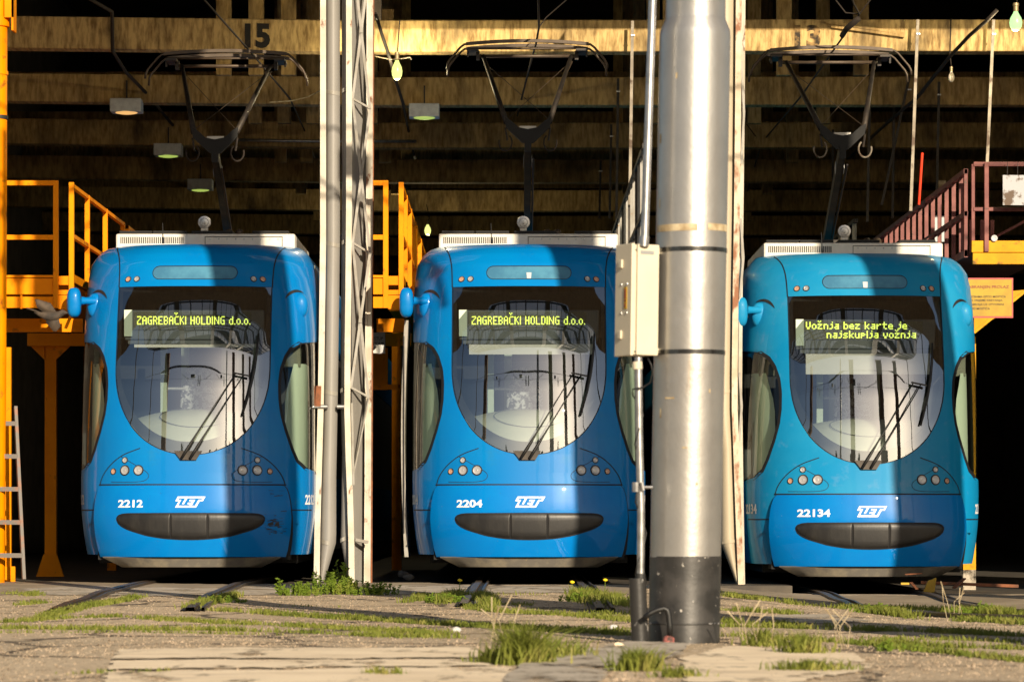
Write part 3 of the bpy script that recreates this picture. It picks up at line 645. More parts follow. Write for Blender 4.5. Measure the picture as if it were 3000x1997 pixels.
    def dpt(x, zt):
        t = min(1, max(0, zt)); ang = math.pi/2*t; xq_ = x/.70
        return Vector((x, y0(1.6)+.05+.62*(1-math.cos(ang))+.10+.22*abs(xq_)**2.2-.006, 1.33+.42*math.sin(ang)**.85-.10*abs(xq_)**2.4*(.35+t*.65)+.006))
    MB().tube([dpt(.02+x, .62+z*1.9) for x, z in ov], .004, 5, cap=False).build('dash_seam', MT['cabgrey'], dsh)
    st = MB(); blob((-.04, 1.42, 1.80), .19, .06, .28, st, p=3.2); blob((-.03, 1.40, 2.10), .15, .05, .11, st, p=3); st.build('driver_seat', MT['seatcloth'], T, smooth=True)
    wl = MB(); wl.box(-1.1, 1.1, 2.3, 2.33, .5, 1.55); wl.box(-.86, .86, 2.3, 2.33, 2.55, 3.25)
    wl.build('cab_partition', MT['cabgrey'], T); MB().box(-1.1, -.43, 2.3, 2.33, 1.55, 2.55).build('partition_pane', MT['cabdark'], T); MB().box(.60, 1.1, 2.3, 2.33, 1.55, 2.55).build('partition_pane', MT['cabdark'], T)
    
    for xa_, xb_, ya_ in ((-.42,-.355,1.3),(-.25,-.17,1.75),(.19,.25,1.5),(.34,.40,1.6),(.52,.58,1.35)): MB().box(xa_, xb_, ya_, ya_+.05, 1.4, 2.6).build('cab_post', MT['cabgreen'], T)
    MB().tube([(-.35,1.32,1.98),(.2,1.5,1.98)], .014, 8).build('hand_rail', MT['chrome'], T)
    bk = MB(); bk.add([(-1.1,9,.4),(1.1,9,.4),(1.1,9,3.3),(-1.1,9,3.3)], [(0,1,2,3)]); bk.add([(-.9,1.3,3.06),(.9,1.3,3.06),(.9,9,3.06),(-.9,9,3.06)], [(0,1,2,3)]); bk.add([(-.75,.72,3.0),(.75,.72,3.0),(.9,1.3,3.06),(-.9,1.3,3.06)], [(0,1,2,3)])
    bk.add([(-1.05,.4,.6),(1.05,.4,.6),(1.05,9,.6),(-1.05,9,.6)], [(3,2,1,0)]); bk.build('saloon', MT['cabdark'], T)
    MB().box(-.35, .42, 3.4, 3.42, 1.4, 2.35).build('saloon_screen', mat('saloon_glass', (.06,.09,.15), .3), T)
    # ---- destination display
    by = y0(2.6)+.16
    bx = MB(); bx.box(-.70, .70, by+.02, by+.26, 2.435, 2.735); dsp = bx.build('destination_display', MT['cabgrey'], T, bevel=.015)
    MB().box(-.70,-.62,by-.01,by+.02,2.47,2.735).build('display_bracket', MT['cabgreen'], dsp)
    n_c = 110; n_r = 17; ob = MB().add([(0,0,0),(n_c*LP,0,0),(n_c*LP,0,n_r*LP),(0,0,n_r*LP)], [(0,1,2,3)]).build('led_matrix', MT['ledpanel'], dsp); ob.location = (-.605, by+.008, 2.535)
    tx = MB()
    for s_, col_, row_, fat in leds: led_text(toks(s_), -.605+col_*LP, 2.535+n_r*LP-row_*LP, by+.003, LP*(1.0 if len(leds) == 1 else 1.1), LP*(1.12 if len(leds) == 1 else 1.0), tx, fat)
    tx.build('led_text', MT['led'], dsp)
    sb = MB(); sb.box(-.66, .66, by-.015, by+.04, 2.395, 2.43); sb.build('blind_rail', MT['cabgrey'], T)
    hb = {'small': .035, 'mid': .105, 'long': .21}[blind]
    MB().box(-.60, .64, by, by+.012, 2.395-hb, 2.395).build('roller_blind', MT['blind'], T)
    # ---- roof equipment
    ru = MB(); ru.box(-.93, .93, 1.75, 4.2, 3.40, 3.60); rb = ru.build('roof_unit', MT['roofwhite'], T, bevel=.02)
    g_ = MB()
    for k in range(34): x = -.88+k*.0195; g_.box(x, x+.009, 1.744, 1.75, 3.50, 3.565)
    g_.build('louvre', MT['under'], rb)
    MB().box(-.005,.80,1.744,1.75,3.565,3.571).box(-.005,0,1.744,1.75,3.47,3.571).box(.795,.80,1.744,1.75,3.47,3.571).build('hatch_seam', MT['cabdark'], rb)
    for k in range(9): MB().lathe([(.009,0),(.007,.006)], (.05+k*.088, 1.75, 3.545), (0,-1,0), 8).build('bolt', MT['steel'], rb)
    for xa, xb in ((-.90,-.56),(-.55,-.20),(-.15,.28),(.48,.86)): MB().box(xa, xb, 1.8, 4.0, 3.605, 3.635).build('roof_lid', MT['under'], rb, bevel=.006)
    bc = Vector((-.05, 2.2, 3.755)); MB().lathe([(.066,-.014),(.07,0),(.066,.014),(.045,.017),(.04,.010),(.014,.012),(.012,.03),(1e-6,.03)], bc, (0,-1,0), 24).build('roof_bell', MT['steel'], T, smooth='auto')
    MB().box(-.085,-.015,2.19,2.25,3.60,3.74).build('bell_bracket', MT['roofwhite'], T)
    for x in (.20, .31): MB().lathe([(.04,-.02),(.042,.0),(.03,.02),(.012,.03),(1e-6,.03)], (x, 2.3, 3.655), (0,-1,0), 16).build('roof_insulator', MT['pantoalu'], T, smooth='auto')
    MB().tube([(-.375, 1.15, 3.45), (-.38, 1.15, 3.52), (-.385, 1.16, 3.66)], [.009,.006,.004], 6).build('antenna', MT['black'], T)
    # ---- pantograph
    pg = bpy.data.objects.new('pantograph', None); COL.objects.link(pg); pg.parent = T; pg.location.z = pz
    dm_ = MT['darksteel']; al = MT['pantoalu']; Z = lambda z: z-dz*.0
    MB().box(-.5,.5,4.3,4.4,3.62,3.70).box(-.5,.5,6.2,6.3,3.62,3.70).box(-.5,-.42,4.3,6.3,3.62,3.70).box(.42,.5,4.3,6.3,3.62,3.70).build('base_frame', dm_, pg)
    MB().bar((0,4.9,3.7), (0,2.92,4.56), .075, .11).build('lower_arm', dm_, pg)
    MB().bar((.045,3.3,4.37),(.045,3.2,4.42),.004,.09).bar((-.045,3.3,4.37),(-.045,3.2,4.42),.004,.09).build('arm_label', MT['paper'], pg)
    MB().tube([(.05,4.9,3.64),(.06,3.0,4.40)], .012, 6).build('control_rod', dm_, pg)
    yk = MB(); pts = [(-.25,4.83),(-.235,4.72),(-.06,4.555),(.06,4.555),(.235,4.72),(.25,4.83),(.19,4.80),(.10,4.72),(0,4.70),(-.10,4.72),(-.19,4.80)]
    yk.prism([(x, 2.87, z) for x, z in pts], (0, .07, 0)); yk.box(-.035,.035,2.86,2.95,4.46,4.60); yk.build('yoke', MT['under'], pg)
    MB().box(-.09,.09,2.93,2.96,4.71,4.74).build('yoke_highlight', MT['roofwhite'], pg)  # white bar stands in for the highlight between the yoke ends
    for s in (1, -1):
        MB().tube([(s*.23,2.92,4.78),(s*.49,4.35,5.68)], [.032,.022], 10).build('upper_arm', dm_, pg, smooth=True)
        MB().tube([(s*.235,2.92,4.80),(-s*.47,4.32,5.60)], .004, 4).build('bracing_wire', al, pg)
        MB().tube([(s*(.24+.07*math.cos(t)), 2.9, 4.56+.09*math.sin(t)) for t in cols(2.2, 6.6, 12)], .010, 6).build('cable_loop', MT['cable'] if dz == 0 else MT['hanger'], pg)
        MB().tube([(s*.24,2.9,4.72),(s*.22,2.9,4.58)], .012, 6).build('joint', dm_, pg)
        for yy, dd in ((4.22, 0), (4.60, .03)):
            q = [(.62,5.80),(.70,5.79),(.745,5.755),(.80,5.69),(.86,5.62),(.882,5.575),(.888,5.52-dd)]
            MB().tube([(s*x, yy, z) for x, z in q], .0125, 8).build('horn', al, pg, smooth=True)
        MB().box(s*.6-.06, s*.6+.06, 4.2, 4.62, 5.72, 5.745).box(s*.55-.02, s*.55+.02, 4.36, 4.44, 5.64, 5.74).bar((s*.66,4.3,5.76),(s*.66,4.3,5.66),.02).build('head_spring', dm_, pg)
    for yy in (4.22, 4.60):
        R = []
        for x in cols(-1, 1, 16):
            z = 5.80+.035*(1-x*x); R.append([Vector((x*.68, yy-.02, z-.022)), Vector((x*.68, yy-.02, z+.012)), Vector((x*.68, yy+.02, z+.012)), Vector((x*.68, yy+.02, z-.022)), Vector((x*.68, yy-.02, z-.022))])
        MB().grid(R).build('contact_strip', al, pg)
    MB().tube([(-.56,4.38,5.68),(.56,4.38,5.68)], .02, 8).tube([(-.66,4.3,5.755),(.66,4.3,5.755)], .012, 8).build('cross_tube', al, pg, smooth=True)
    MB().tube([(.50,4.38,5.62),(.30,3.4,5.1)], .008, 6).build('guide_rod', al, pg)
    if door:
        dl = MB(); R = []
        for z in cols(.26, 2.66, 12):
            b_ = -.035*math.sin(math.pi*(z-.26)/2.4); R.append([Vector((-1.262+b_,1.0,z)), Vector((-1.222+b_,1.0,z)), Vector((-1.222+b_,1.8,z)), Vector((-1.262+b_,1.8,z)), Vector((-1.262+b_,1.0,z))])
        dl.grid(R); dl.build('open_door', MT['lattice'], T)
        MB().box(-1.275,-1.262,.98,1.0,.5,2.5).build('door_seal', MT['seam'], T)
    if scuff:
        sc_ = MB()
        for k in range(46):
            x = random.uniform(.71,.88); z = random.choice([random.uniform(.50,.72), random.uniform(.5,.66), random.uniform(.86,.93)])
            l = random.uniform(.01,.06); h_ = random.uniform(.002,.007); t_ = random.uniform(-.006,.01)
            q = [(x,z),(x+l,z+t_),(x+l*.9,z+t_+h_),(x+.004,z+h_)]
            if x+l < .92: sc_.add([onb(a, b, .002) for a, b in q], [(0,1,2,3)])
        for x, z, l, h_ in ((.735,.585,.06,.03),(.80,.575,.045,.05)): sc_.add([onb(a, b, .003) for a, b in ((x,z),(x+l,z+.006),(x+l-.006,z+h_),(x+.012,z+h_*.8))], [(0,1,2,3)])
        sc_.build('scuff_marks', MT['rubber'], bp)
    return T
make_tram('2212', TRAMS[0][0], TRAMS[0][1], MT['blue'], 'blue tram numbered 2212 with scuffed bumper, left of the grey folded doors', 'small', [('ZAGREBAC^KI HOLDING d.o.o.', 3, 4.2, .95)], scuff=True)
make_tram('2204', TRAMS[1][0], TRAMS[1][1], MT['blue'], 'blue tram numbered 2204 in the middle bay, partly behind the silver mast', 'mid', [('ZAGREBAC^KI HOLDING d.o.o.', 3, 4.2, .95)], pz=.11, door=True)
make_tram('22134', TRAMS[2][0], TRAMS[2][1], MT['blue_faded'], 'paler blue tram numbered 22134 right of the silver mast, two lines on its display', 'long', [('Voz^nja bez karte je', .6, .6, 1.0), ('najskuplja voz^nja', 20, 9.0, 1.0)], pz=.135)
# ------------------------------------------------------------------ the depot
dep = thing('tram_depot', 'dark open tram shed with rows of stained concrete ceiling beams over the trams', 'depot', (0, 3, 0))
D0 = Vector((0, 3, 0))
def dbox(name, m, *b, par=dep):
    mb = MB()
    for x0, x1, ya, yb, z0, z1 in b: mb.box(x0, x1, ya-3, yb-3, z0, z1)
    return mb.build(name, m, par)
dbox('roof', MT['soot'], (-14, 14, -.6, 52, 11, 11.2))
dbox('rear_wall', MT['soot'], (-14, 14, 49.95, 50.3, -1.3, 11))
dbox('side_wall', MT['wallgrey'], (-9.3, -9, 0, 49.95, -.1, 11)); dbox('side_wall', MT['wallgrey'], (12, 12.3, 0, 49.95, -.1, 11))
dbox('fascia', MT['wallgrey'], (-14, .05, -.75, -.55, 8.2, 11), (.05, 14, -.75, -.55, 8.99, 11))  # unseen fascia, stepped lower at left to shade the first beam there
for i in range(8):
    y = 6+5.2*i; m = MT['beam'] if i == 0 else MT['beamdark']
    for a, b, e in ((-9, -1.86, .055), (-1.86, 2.36, 0), (2.36, 12, .004)):
        mb = MB(); z0, z1 = 6.06, 6.43
        vs = [(a,y-3,z0+e*(1+.5)),(b,y-3,z0+(0 if e < .05 else .0)),(b,y-3+.3,z0),(a,y-3+.3,z0+e*1.5),(a,y-3,z1+e*1.5),(b,y-3,z1),(b,y-3+.3,z1),(a,y-3+.3,z1+e*1.5)]
        mb.add(vs, [(3,2,1,0),(4,5,6,7),(0,1,5,4),(1,2,6,5),(2,3,7,6),(3,0,4,7)])
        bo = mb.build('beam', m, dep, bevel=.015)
        if i == 0 and a < -5:
            n15 = flat_text('15', .285, .30, .045, lambda u, v: Vector((-3.1+u*.98, y-3-.004, 6.10+v)), 'bay_number', MT['numeral'], bo)
        if i == 0 and a > 2:
            flat_text('13', .265, .30, .04, lambda u, v: Vector((3.28+u, y-3-.004, 6.105+v)), 'bay_number', MT['numeralworn'], bo)
            MB().bar((3.63,y-3-.03,6.40),(4.55,y-3-.03,6.265),.03).bar((3.70,y-3-.03,6.35),(4.55,y-3-.03,6.235),.03).build('old_batten', MT['beamdark'], bo)
    for x in (-3.55, -3.15, -2.75, -1.95, 1.95, 3.35, 4.3):
        if i < 5: MB().box(x-.09, x+.09, y+2.4-3, y+2.55-3, 6.1, 11).build('post', MT['beamdark'], dep)
    if i < 6: MB().box(-9, 12, y+2.55-3, y+2.75-3, 7.2, 7.5).build('girder', MT['beamdark'], dep)
for x in (-1.7, 2.2): dbox('pier', MT['wallgrey'], (x-.18, x+.18, 6.0, 6.3, 6.43, 11))
MB().box(-2.2, -1.2, 4.0-3, 4.2-3, 6.5, 6.56).box(-1.52,-1.38,3.2,3.3,6.43,6.58).build('bracket', MT['beamdark'], dep)
# unseen sheet added right of the opening to keep sun from the shed
cdoor = thing('sun_block_door', 'unseen door sheet added right of the open bays to block sun', 'door', (8, -.2, 0)); MB().box(-1.4, 2, -.05, .05, 0, 6.2).build('door_sheet', MT['doorgrey'], cdoor)
# ------------------------------------------------------------------ folded door leaves
Q = lambda px, py, D=35.20: P(px, py, D)
def edgebar(pts, wpx, depth, m, par, o, D=35.20):
    """flat bar following photo points (left edge), wpx wide"""
    R = []
    for px, py in pts:
        a = Q(px, py, D)-o; b = Q(px+wpx, py, D)-o; d = Vector((0, depth, 0))
        R.append([a+d, a, b, b+d, a+d])
    return MB().grid(R).build('edge_bar', m, par)
def duct(lpts, rpts, m, par, o, D, bulge, name='door_sheet', half=False, n=12):
    R = []
    for (lx, ly), (rx, ry) in zip(lpts, rpts):
        a = Q(lx, ly, D)-o; b = Q(rx, ry, D)-o; r = []
        for k in range(n+1):
            t = k/n; s = math.sin(math.pi/2*t) if half else math.sin(math.pi*t)
            u = t if not half else t
            r.append(a.lerp(b, u)+Vector((0, -bulge*(math.cos(math.pi/2*t)**.5 if half else s**.6), 0)))
        R.append(r)
    return MB().grid(R).build(name, m, par, smooth=True)
YT = -700
o = Vector((-1.8, 1.2, 0))
f1 = thing('folding_door_leaf', 'grey rounded folding door leaf with white edge bar beside tram 2212', 'door leaf', o, 'folded shed door leaves')
edgebar([(940,YT),(938,0),(938,700),(934,1000),(931,1190),(928,1300),(925,1400),(921,1560),(919,1705)], 17, .05, MT['doorwhite'], f1, o)
duct([(957,YT),(955,0),(955,700),(951,1000),(948,1190),(942,1400),(938,1575),(938,1590),(937,1702)], [(997,YT),(996,0),(996,700),(992,1000),(989,1190),(985,1400),(985,1560),(984,1590),(950,1702)], MT['doorgrey'], f1, o, 35.30, .08)
for py in (268, 712, 1145, 1583): 
    x = {268:955,712:955,1145:949,1583:938}[py]; R = MB()
    R.grid([[Q(x+t*41, yy+12*math.sin(math.pi/2*t)*.7, 35.30)-o+Vector((0,-.086*math.sin(math.pi*t)**.6,0)) for t in cols(.02,.98,10)] for yy in (py-6, py+6)]); R.build('joint_band', MT['lattice'], f1, smooth=True)
MB().tube([Q(919,1191,35.20)-o, Q(960,1191,35.20)-o], .022, 12).build('hinge_pin', MT['steel'], f1, smooth='auto')
MB().bar(Q(934,1130,35.18)-o, Q(932,1190,35.18)-o, .052, .012).build('hinge_plate', MT['rust'], f1)
o = Vector((-1.5, 1.2, 0))
f2 = thing('folding_door_leaf', 'grey folding door leaf braced by diagonal lattice bars, white channel post', 'door leaf', o, 'folded shed door leaves')
edgebar([(1016,YT),(1014,0),(1014,600),(1012,850),(1010,1000),(1009,1200),(1013,1350),(1017,1450),(1021,1600),(1022,1716)], 17, .05, MT['doorwhite'], f2, o)
duct([(1003,YT),(1001,0),(1001,700),(998,1000),(998,1200),(1002,1330),(1000,1480),(998,1575),(999,1590),(1020,1702)], [(1031,YT),(1031,0),(1031,700),(1027,1000),(1026,1200),(1030,1330),(1032,1480),(1035,1575),(1036,1590),(1038,1702)], MT['doorgrey'], f2, o, 35.35, .06)
pan = MB().grid([[Q(1030, py, 35.26)-o, Q(1052,py,35.42)-o, Q(1080, py, 35.60)-o] for py in (YT, 0, 800, 1300, 1710)]).build('door_sheet', MT['doorgrey'], f2)
ch = MB()
R = []
for py, x in ((YT,1074),(0,1074),(700,1072),(1100,1069),(1400,1068),(1712,1066)):
    a = Q(x, py, 35.40)-o; b = Q(x+19, py, 35.40)-o; d = Vector((0,.1,0)); R.append([a+d, a, a.lerp(b,.25), a.lerp(b,.3)+Vector((0,.012,0)), b, b+d])
ch.grid(R).build('channel_post', MT['doorwhite'], f2)
MB().grid([[Q(x, py, 35.45)-o, Q(x+4.5, py, 35.45)-o] for py, x in ((YT,1092),(0,1092),(700,1090),(1100,1088),(1400,1087),(1712,1086))]).build('rubber_edge', MT['rust'], f2)
def nl(py): return Q(1033 if py < 900 else 1028, py, 35.22)-o
def nr(py): return Q(1084 if py < 900 else 1080, py, 35.30)-o
for L, Rr in ((-560,-530),(-135,-106),(290,318),(712,742),(1135,1163)):
    for kk, (p, q) in enumerate(((nl(L), nr(Rr)),)): MB().bar(p, q, .028, .02).build('brace', MT['lattice'], f2)
    if Rr < 1100:
        MB().bar(nr(Rr), nl(L+425), .026, .014).build('brace', MT['lattice'], f2); MB().bar(nl(L)+Vector((0,-.012,0)), nr(Rr+425)+Vector((0,-.012,0)), .026, .014).build('brace', MT['lattice'], f2)
        m_ = (nr(Rr)+nl(L+425))/2; MB().bar(m_+Vector((0,-.02,-.02)), m_+Vector((0,-.02,.02)), .035, .02).build('gusset', MT['lattice'], f2)
MB().bar(nr(1163), Q(1034,1390,35.22)-o, .03, .014).build('brace', MT['lattice'], f2)
MB().bar(Q(1031,1180,35.20)-o, Q(1036,1420,35.20)-o, .022, .02).build('brace', MT['lattice'], f2)
MB().bar(Q(1038,1580,35.22)-o, Q(1076,1587,35.30)-o, .05, .03).build('bottom_rail', MT['lattice'], f2)
for py in (268, 712, 1145, 1583):
    R = MB(); R.grid([[Q((1001 if py < 1100 else 997)+t*16, yy-8*t, 35.30)-o+Vector((0,-.03*math.sin(math.pi*t),0)) for t in cols(0,1,5)] for yy in (py-6, py+6)]); R.build('joint_band', MT['lattice'], f2, smooth=True)
MB().tube([Q(988,1191,35.20)-o, Q(1009,1191,35.20)-o], .024, 12).build('hinge_pin', MT['steel'], f2, smooth='auto')
o = Vector((2.2, .6, 0))
f3 = thing('folding_door_leaf', 'cream folding door leaf with rusty white edge bar left of tram 22134', 'door leaf', o, 'folded shed door leaves')
edgebar([(2156,YT),(2156,0),(2154,300),(2151,600),(2147,850),(2144,1100),(2144,1200),(2148,1300),(2153,1450),(2157,1560),(2163,1718)], 17, .05, MT['doorrust'], f3, o, 34.6)
R = [[Q(x, py, 34.68)-o+Vector((0,.04,0)), Q(x, py, 34.68)-o, Q(x+11, py, 34.72)-o, Q(x+11, py, 34.9)-o] for py, x in ((YT,2175),(0,2173),(300,2171),(800,2165),(1150,2163),(1500,2168),(1718,2172))]
MB().grid(R).build('channel_post', MT['doorwhite'], f3)
duct([(2090,YT),(2090,0),(2100,700),(2098,1000),(2095,1200),(2112,1330),(2112,1580),(2116,1600),(2158,1712)], [(2156,YT),(2156,0),(2151,600),(2146,900),(2144,1200),(2148,1300),(2157,1570),(2158,1600),(2164,1712)], MT['doorcream'], f3, o, 34.7, .07)
for py in (272, 712, 1150, 1588):
    R = MB(); R.grid([[Q((2098 if py < 1200 else 2113)+t*48, yy-5*t, 34.7)-o+Vector((0,-.075*math.sin(math.pi*t)**.6,0)) for t in cols(.03,.97,8)] for yy in (py-5, py+5)]); R.build('joint_band', MT['doorcream'], f3, smooth=True)
for (p, q) in (((2172,180),(2180,330)),((2180,330),(2172,480)),((2170,640),(2178,755)),((2178,755),(2168,870)),((2166,1090),(2173,1190)),((2173,1190),(2166,1290))):
    MB().bar(Q(*p,34.64)-o, Q(*q,34.64)-o, .022, .012).build('brace', MT['lattice'], f3)
MB().tube([Q(2112,1728,34.5)-o, Q(2202,1722,34.5)-o], .016, 10).build('hinge_pin', MT['rust'], f3, smooth='auto')
MB().bar(Q(2150,1728,34.55)-o, Q(2192,1727,34.55)-o, .10, .05).bar(Q(2152,1716,34.55)-o,Q(2152,1752,34.55)-o,.02).bar(Q(2188,1716,34.55)-o,Q(2190,1748,34.55)-o,.02).build('floor_bracket', MT['rust'], f3)
MB().bar(Q(2114,1744,34.5)-o, Q(2146,1744,34.5)-o, .10, .04).build('floor_plate', MT['rust'], f3)
# ------------------------------------------------------------------ silver mast
o = Vector((.905, -15.85, 0)); SM = 556.0
mast = thing('mast', 'thick silver steel mast with black painted foot in front of tram 2204', 'mast', o)
LEAN = .0185
def mz(py): return H+(HOR-py)/SM
ml = [(.186,-.05),(.186,.453)]
def leanmesh(prof, n=40):
    mb = MB()
    for i, (r, z) in enumerate(prof):
        for k in range(n):
            t = 2*math.pi*k/n; mb.v.append((r*math.cos(t)+LEAN*z, r*math.sin(t), z))
    mb.f = [(i*n+k, i*n+(k+1) % n, (i+1)*n+(k+1) % n, (i+1)*n+k) for i in range(len(prof)-1) for k in range(n)]
    return mb
leanmesh([(.1885,-.08),(.1885,.12),(.1878,.125),(.1878,.453)]).build('foot', MT['poleblack'], mast, smooth='auto')
leanmesh([(.1862,.453),(.187,1.6),(.1872,3.19),(.184,3.22),(.160,3.275),(.1585,3.29),(.157,3.4),(.13,14)]).build('shaft', MT['pole'], mast, smooth='auto')
leanmesh([(.1878,.098),(.1905,.10),(.1905,.108),(.1878,.11)]).build('weld_seam', MT['chip'], mast, smooth=True)
for z in (mz(736), mz(1034)): leanmesh([(.187,z-.012),(.1905,z-.011),(.1905,z+.011),(.187,z+.012)]).build('strap', MT['strap'], mast, smooth='auto')
def arcpatch(z0, z1, a0, a1, name, m, r=.1888):
    mb = MB(); mb.grid([[(r*math.sin(a)+LEAN*z, -r*math.cos(a), z) for a in cols(a0, a1, 10)] for z in (z0, z1)]); return mb.build(name, m, mast, smooth=True)
arcpatch(mz(684), mz(664), -1.35, .12, 'tape', MT['tan']); arcpatch(mz(682), mz(662), .42, 1.4, 'tape', MT['tan'])
arcpatch(mz(1171), mz(1166), -.75, -.45, 'tape', MT['tan'])
for az_, pz_, w_, h_ in ((-1.25,2.62,.10,.05),(-.95,1.18,.05,.05),(-1.2,2.28,.06,.05),(.2,.83,.06,.012),(-.2,1.02,.14,.008),(.55,1.31,.05,.02),(-.6,2.95,.06,.03)):
    arcpatch(pz_, pz_+h_, az_, az_+w_, 'rust_spot', MT['tan'], .1884)
arcpatch(.451, .457, -1.5, 1.5, 'paint_edge', MT['chip'], .1885)
o2 = Vector((P(1847, 719, 17.95).x, 17.95-34, 1.503))
cab = thing('control_cabinet', 'narrow beige switch cabinet strapped to the silver mast', 'cabinet', o2); th = math.radians(27); cab.rotation_euler = (math.radians(0), math.radians(0.9), th)
MB().box(0, .018, 0, .176, 0, .586).box(.018, .160, .006, .17, .006, .58).build('housing', MT['boxbeige'], cab, bevel=.004)
MB().box(.030, .158, -.012, .006, .004, .582).build('door', MT['boxbeige'], cab, bevel=.004)
for z in (.09, .46): MB().box(-.012, .0, .09, .125, z, z+.045).build('latch', MT['boxbeige'], cab, bevel=.004)
MB().box(-.003, 0, .045, .075, .245, .36).build('warning_sticker', MT['signyellow'], cab)
MB().box(-.005,-.003,.055,.066,.30,.35).box(-.005,-.003,.05,.07,.285,.292).box(-.005,-.003,.056,.064,.255,.275).build('sticker_writing', MT['redink'], cab)
for z in (.225, .375):
    for y in (.045, .105): MB().lathe([(.007,0),(.006,.004),(1e-6,.006)], (0, y, z), (-1,0,0), 10).build('bolt', MT['steel'], cab)
MB().box(.045, .125, -.014, -.012, .53, .548).build('name_plate', MT['steel'], cab)
for z in (.025, .555): MB().lathe([(.004,0),(.004,.01)], (.026, -.002, z), (0,-1,0), 8).build('hinge', MT['steel'], cab)
MB().box(.165, .185, .03, .06, .02, .045).box(.165, .185, .03, .06, .54, .57).build('mounting_lug', MT['boxbeige'], cab)
def pt(px, py, D=17.97): return P(px, py, D)
o3 = pt(1890, 719); up = thing('conduit', 'slim silver conduit rising from the beige cabinet along the mast', 'conduit', o3)
MB().tube([pt(1888,722)-o3, pt(1912,0)-o3, pt(1935,-700)-o3], .0213, 16).build('pipe', MT['steel'], up, smooth='auto'); MB().tube([pt(1886,722)-o3, pt(1888,692)-o3], .0262, 16).build('collar', MT['steel'], up, smooth='auto')
o3 = P(1876, 1896, 17.9); o3.z = 0; lo = thing('conduit', 'slim silver conduit below the cabinet, ending in a chipped black sleeve', 'conduit', o3)
MB().tube([pt(1870,1046)-o3, pt(1872,1250)-o3, pt(1878,1500)-o3, pt(1877,1684)-o3], .0198, 16).build('pipe', MT['steel'], lo, smooth='auto')
MB().tube([pt(1867,1059)-o3, pt(1868,1081)-o3], .0262, 16).build('collar', MT['boxbeige'], lo, smooth='auto'); MB().tube([pt(1876,1679)-o3, pt(1876,1695)-o3], .0265, 16).build('collar', MT['rubber'], lo, smooth='auto')
MB().tube([pt(1867.5,1693)-o3, pt(1876,1901)-o3], .045, 20).build('sleeve', MT['chip'], lo, smooth='auto')
MB().tube([pt(1858,1426)-o3, pt(1912,1427)-o3], .008, 8).tube([pt(1862,1412,17.94)-o3, pt(1862,1440,17.94)-o3], .018, 8).tube([pt(1880,1412,17.94)-o3, pt(1884,1436,17.94)-o3], .010, 8).build('clamp', MT['steel'], lo, smooth='auto')
o3 = pt(1900, 1050); wq = [(1898,1048),(1908,1068),(1912,1090),(1905,1120),(1885,1134),(1853,1140),(1854,1158),(1866,1175),(1884,1215),(1870,1265),(1860,1300),(1866,1330),(1882,1390),(1868,1420),(1862,1470),(1880,1520),(1893,1560),(1886,1600),(1868,1650),(1862,1682)]
wd = [17.9,17.9,17.9,17.92,17.93,17.93,17.95,18,18.0,17.94,17.94,18,18,17.94,17.94,18,18,17.98,17.94,17.94]
tag(MB().tube([pt(*q, d)-o3 for q, d in zip(wq, wd)], .0042, 6).build('cable', MT['black'], loc=o3, smooth=True), 'thin dark cable looping out of the cabinet and winding round the lower conduit', 'cable')
o3 = P(1930, 1800, 17.85); hq = [(1888,1808),(1905,1795),(1925,1786),(1945,1781),(1955,1786),(1959,1800),(1962,1830),(1963,1866)]
hs = thing('hose', 'black hose bent out of the mast foot with a frayed reddish end', 'hose', o3)
MB().tube([P(*q, 17.86)-o3 for q in hq], [.014,.014,.014,.015,.016,.016,.016,.016], 10).build('tube', MT['black'], hs, smooth=True)
MB().lathe([(1e-6,-.035),(.028,-.03),(.033,0),(.028,.03),(.012,.037)], P(1958,1882,17.84)-o3, (.15,0,1), 12).build('frayed_end', mat('frayed_rubber', (.05,.035,.03), .8, col2=(.4,.12,.1), scale=25), hs, smooth=True)
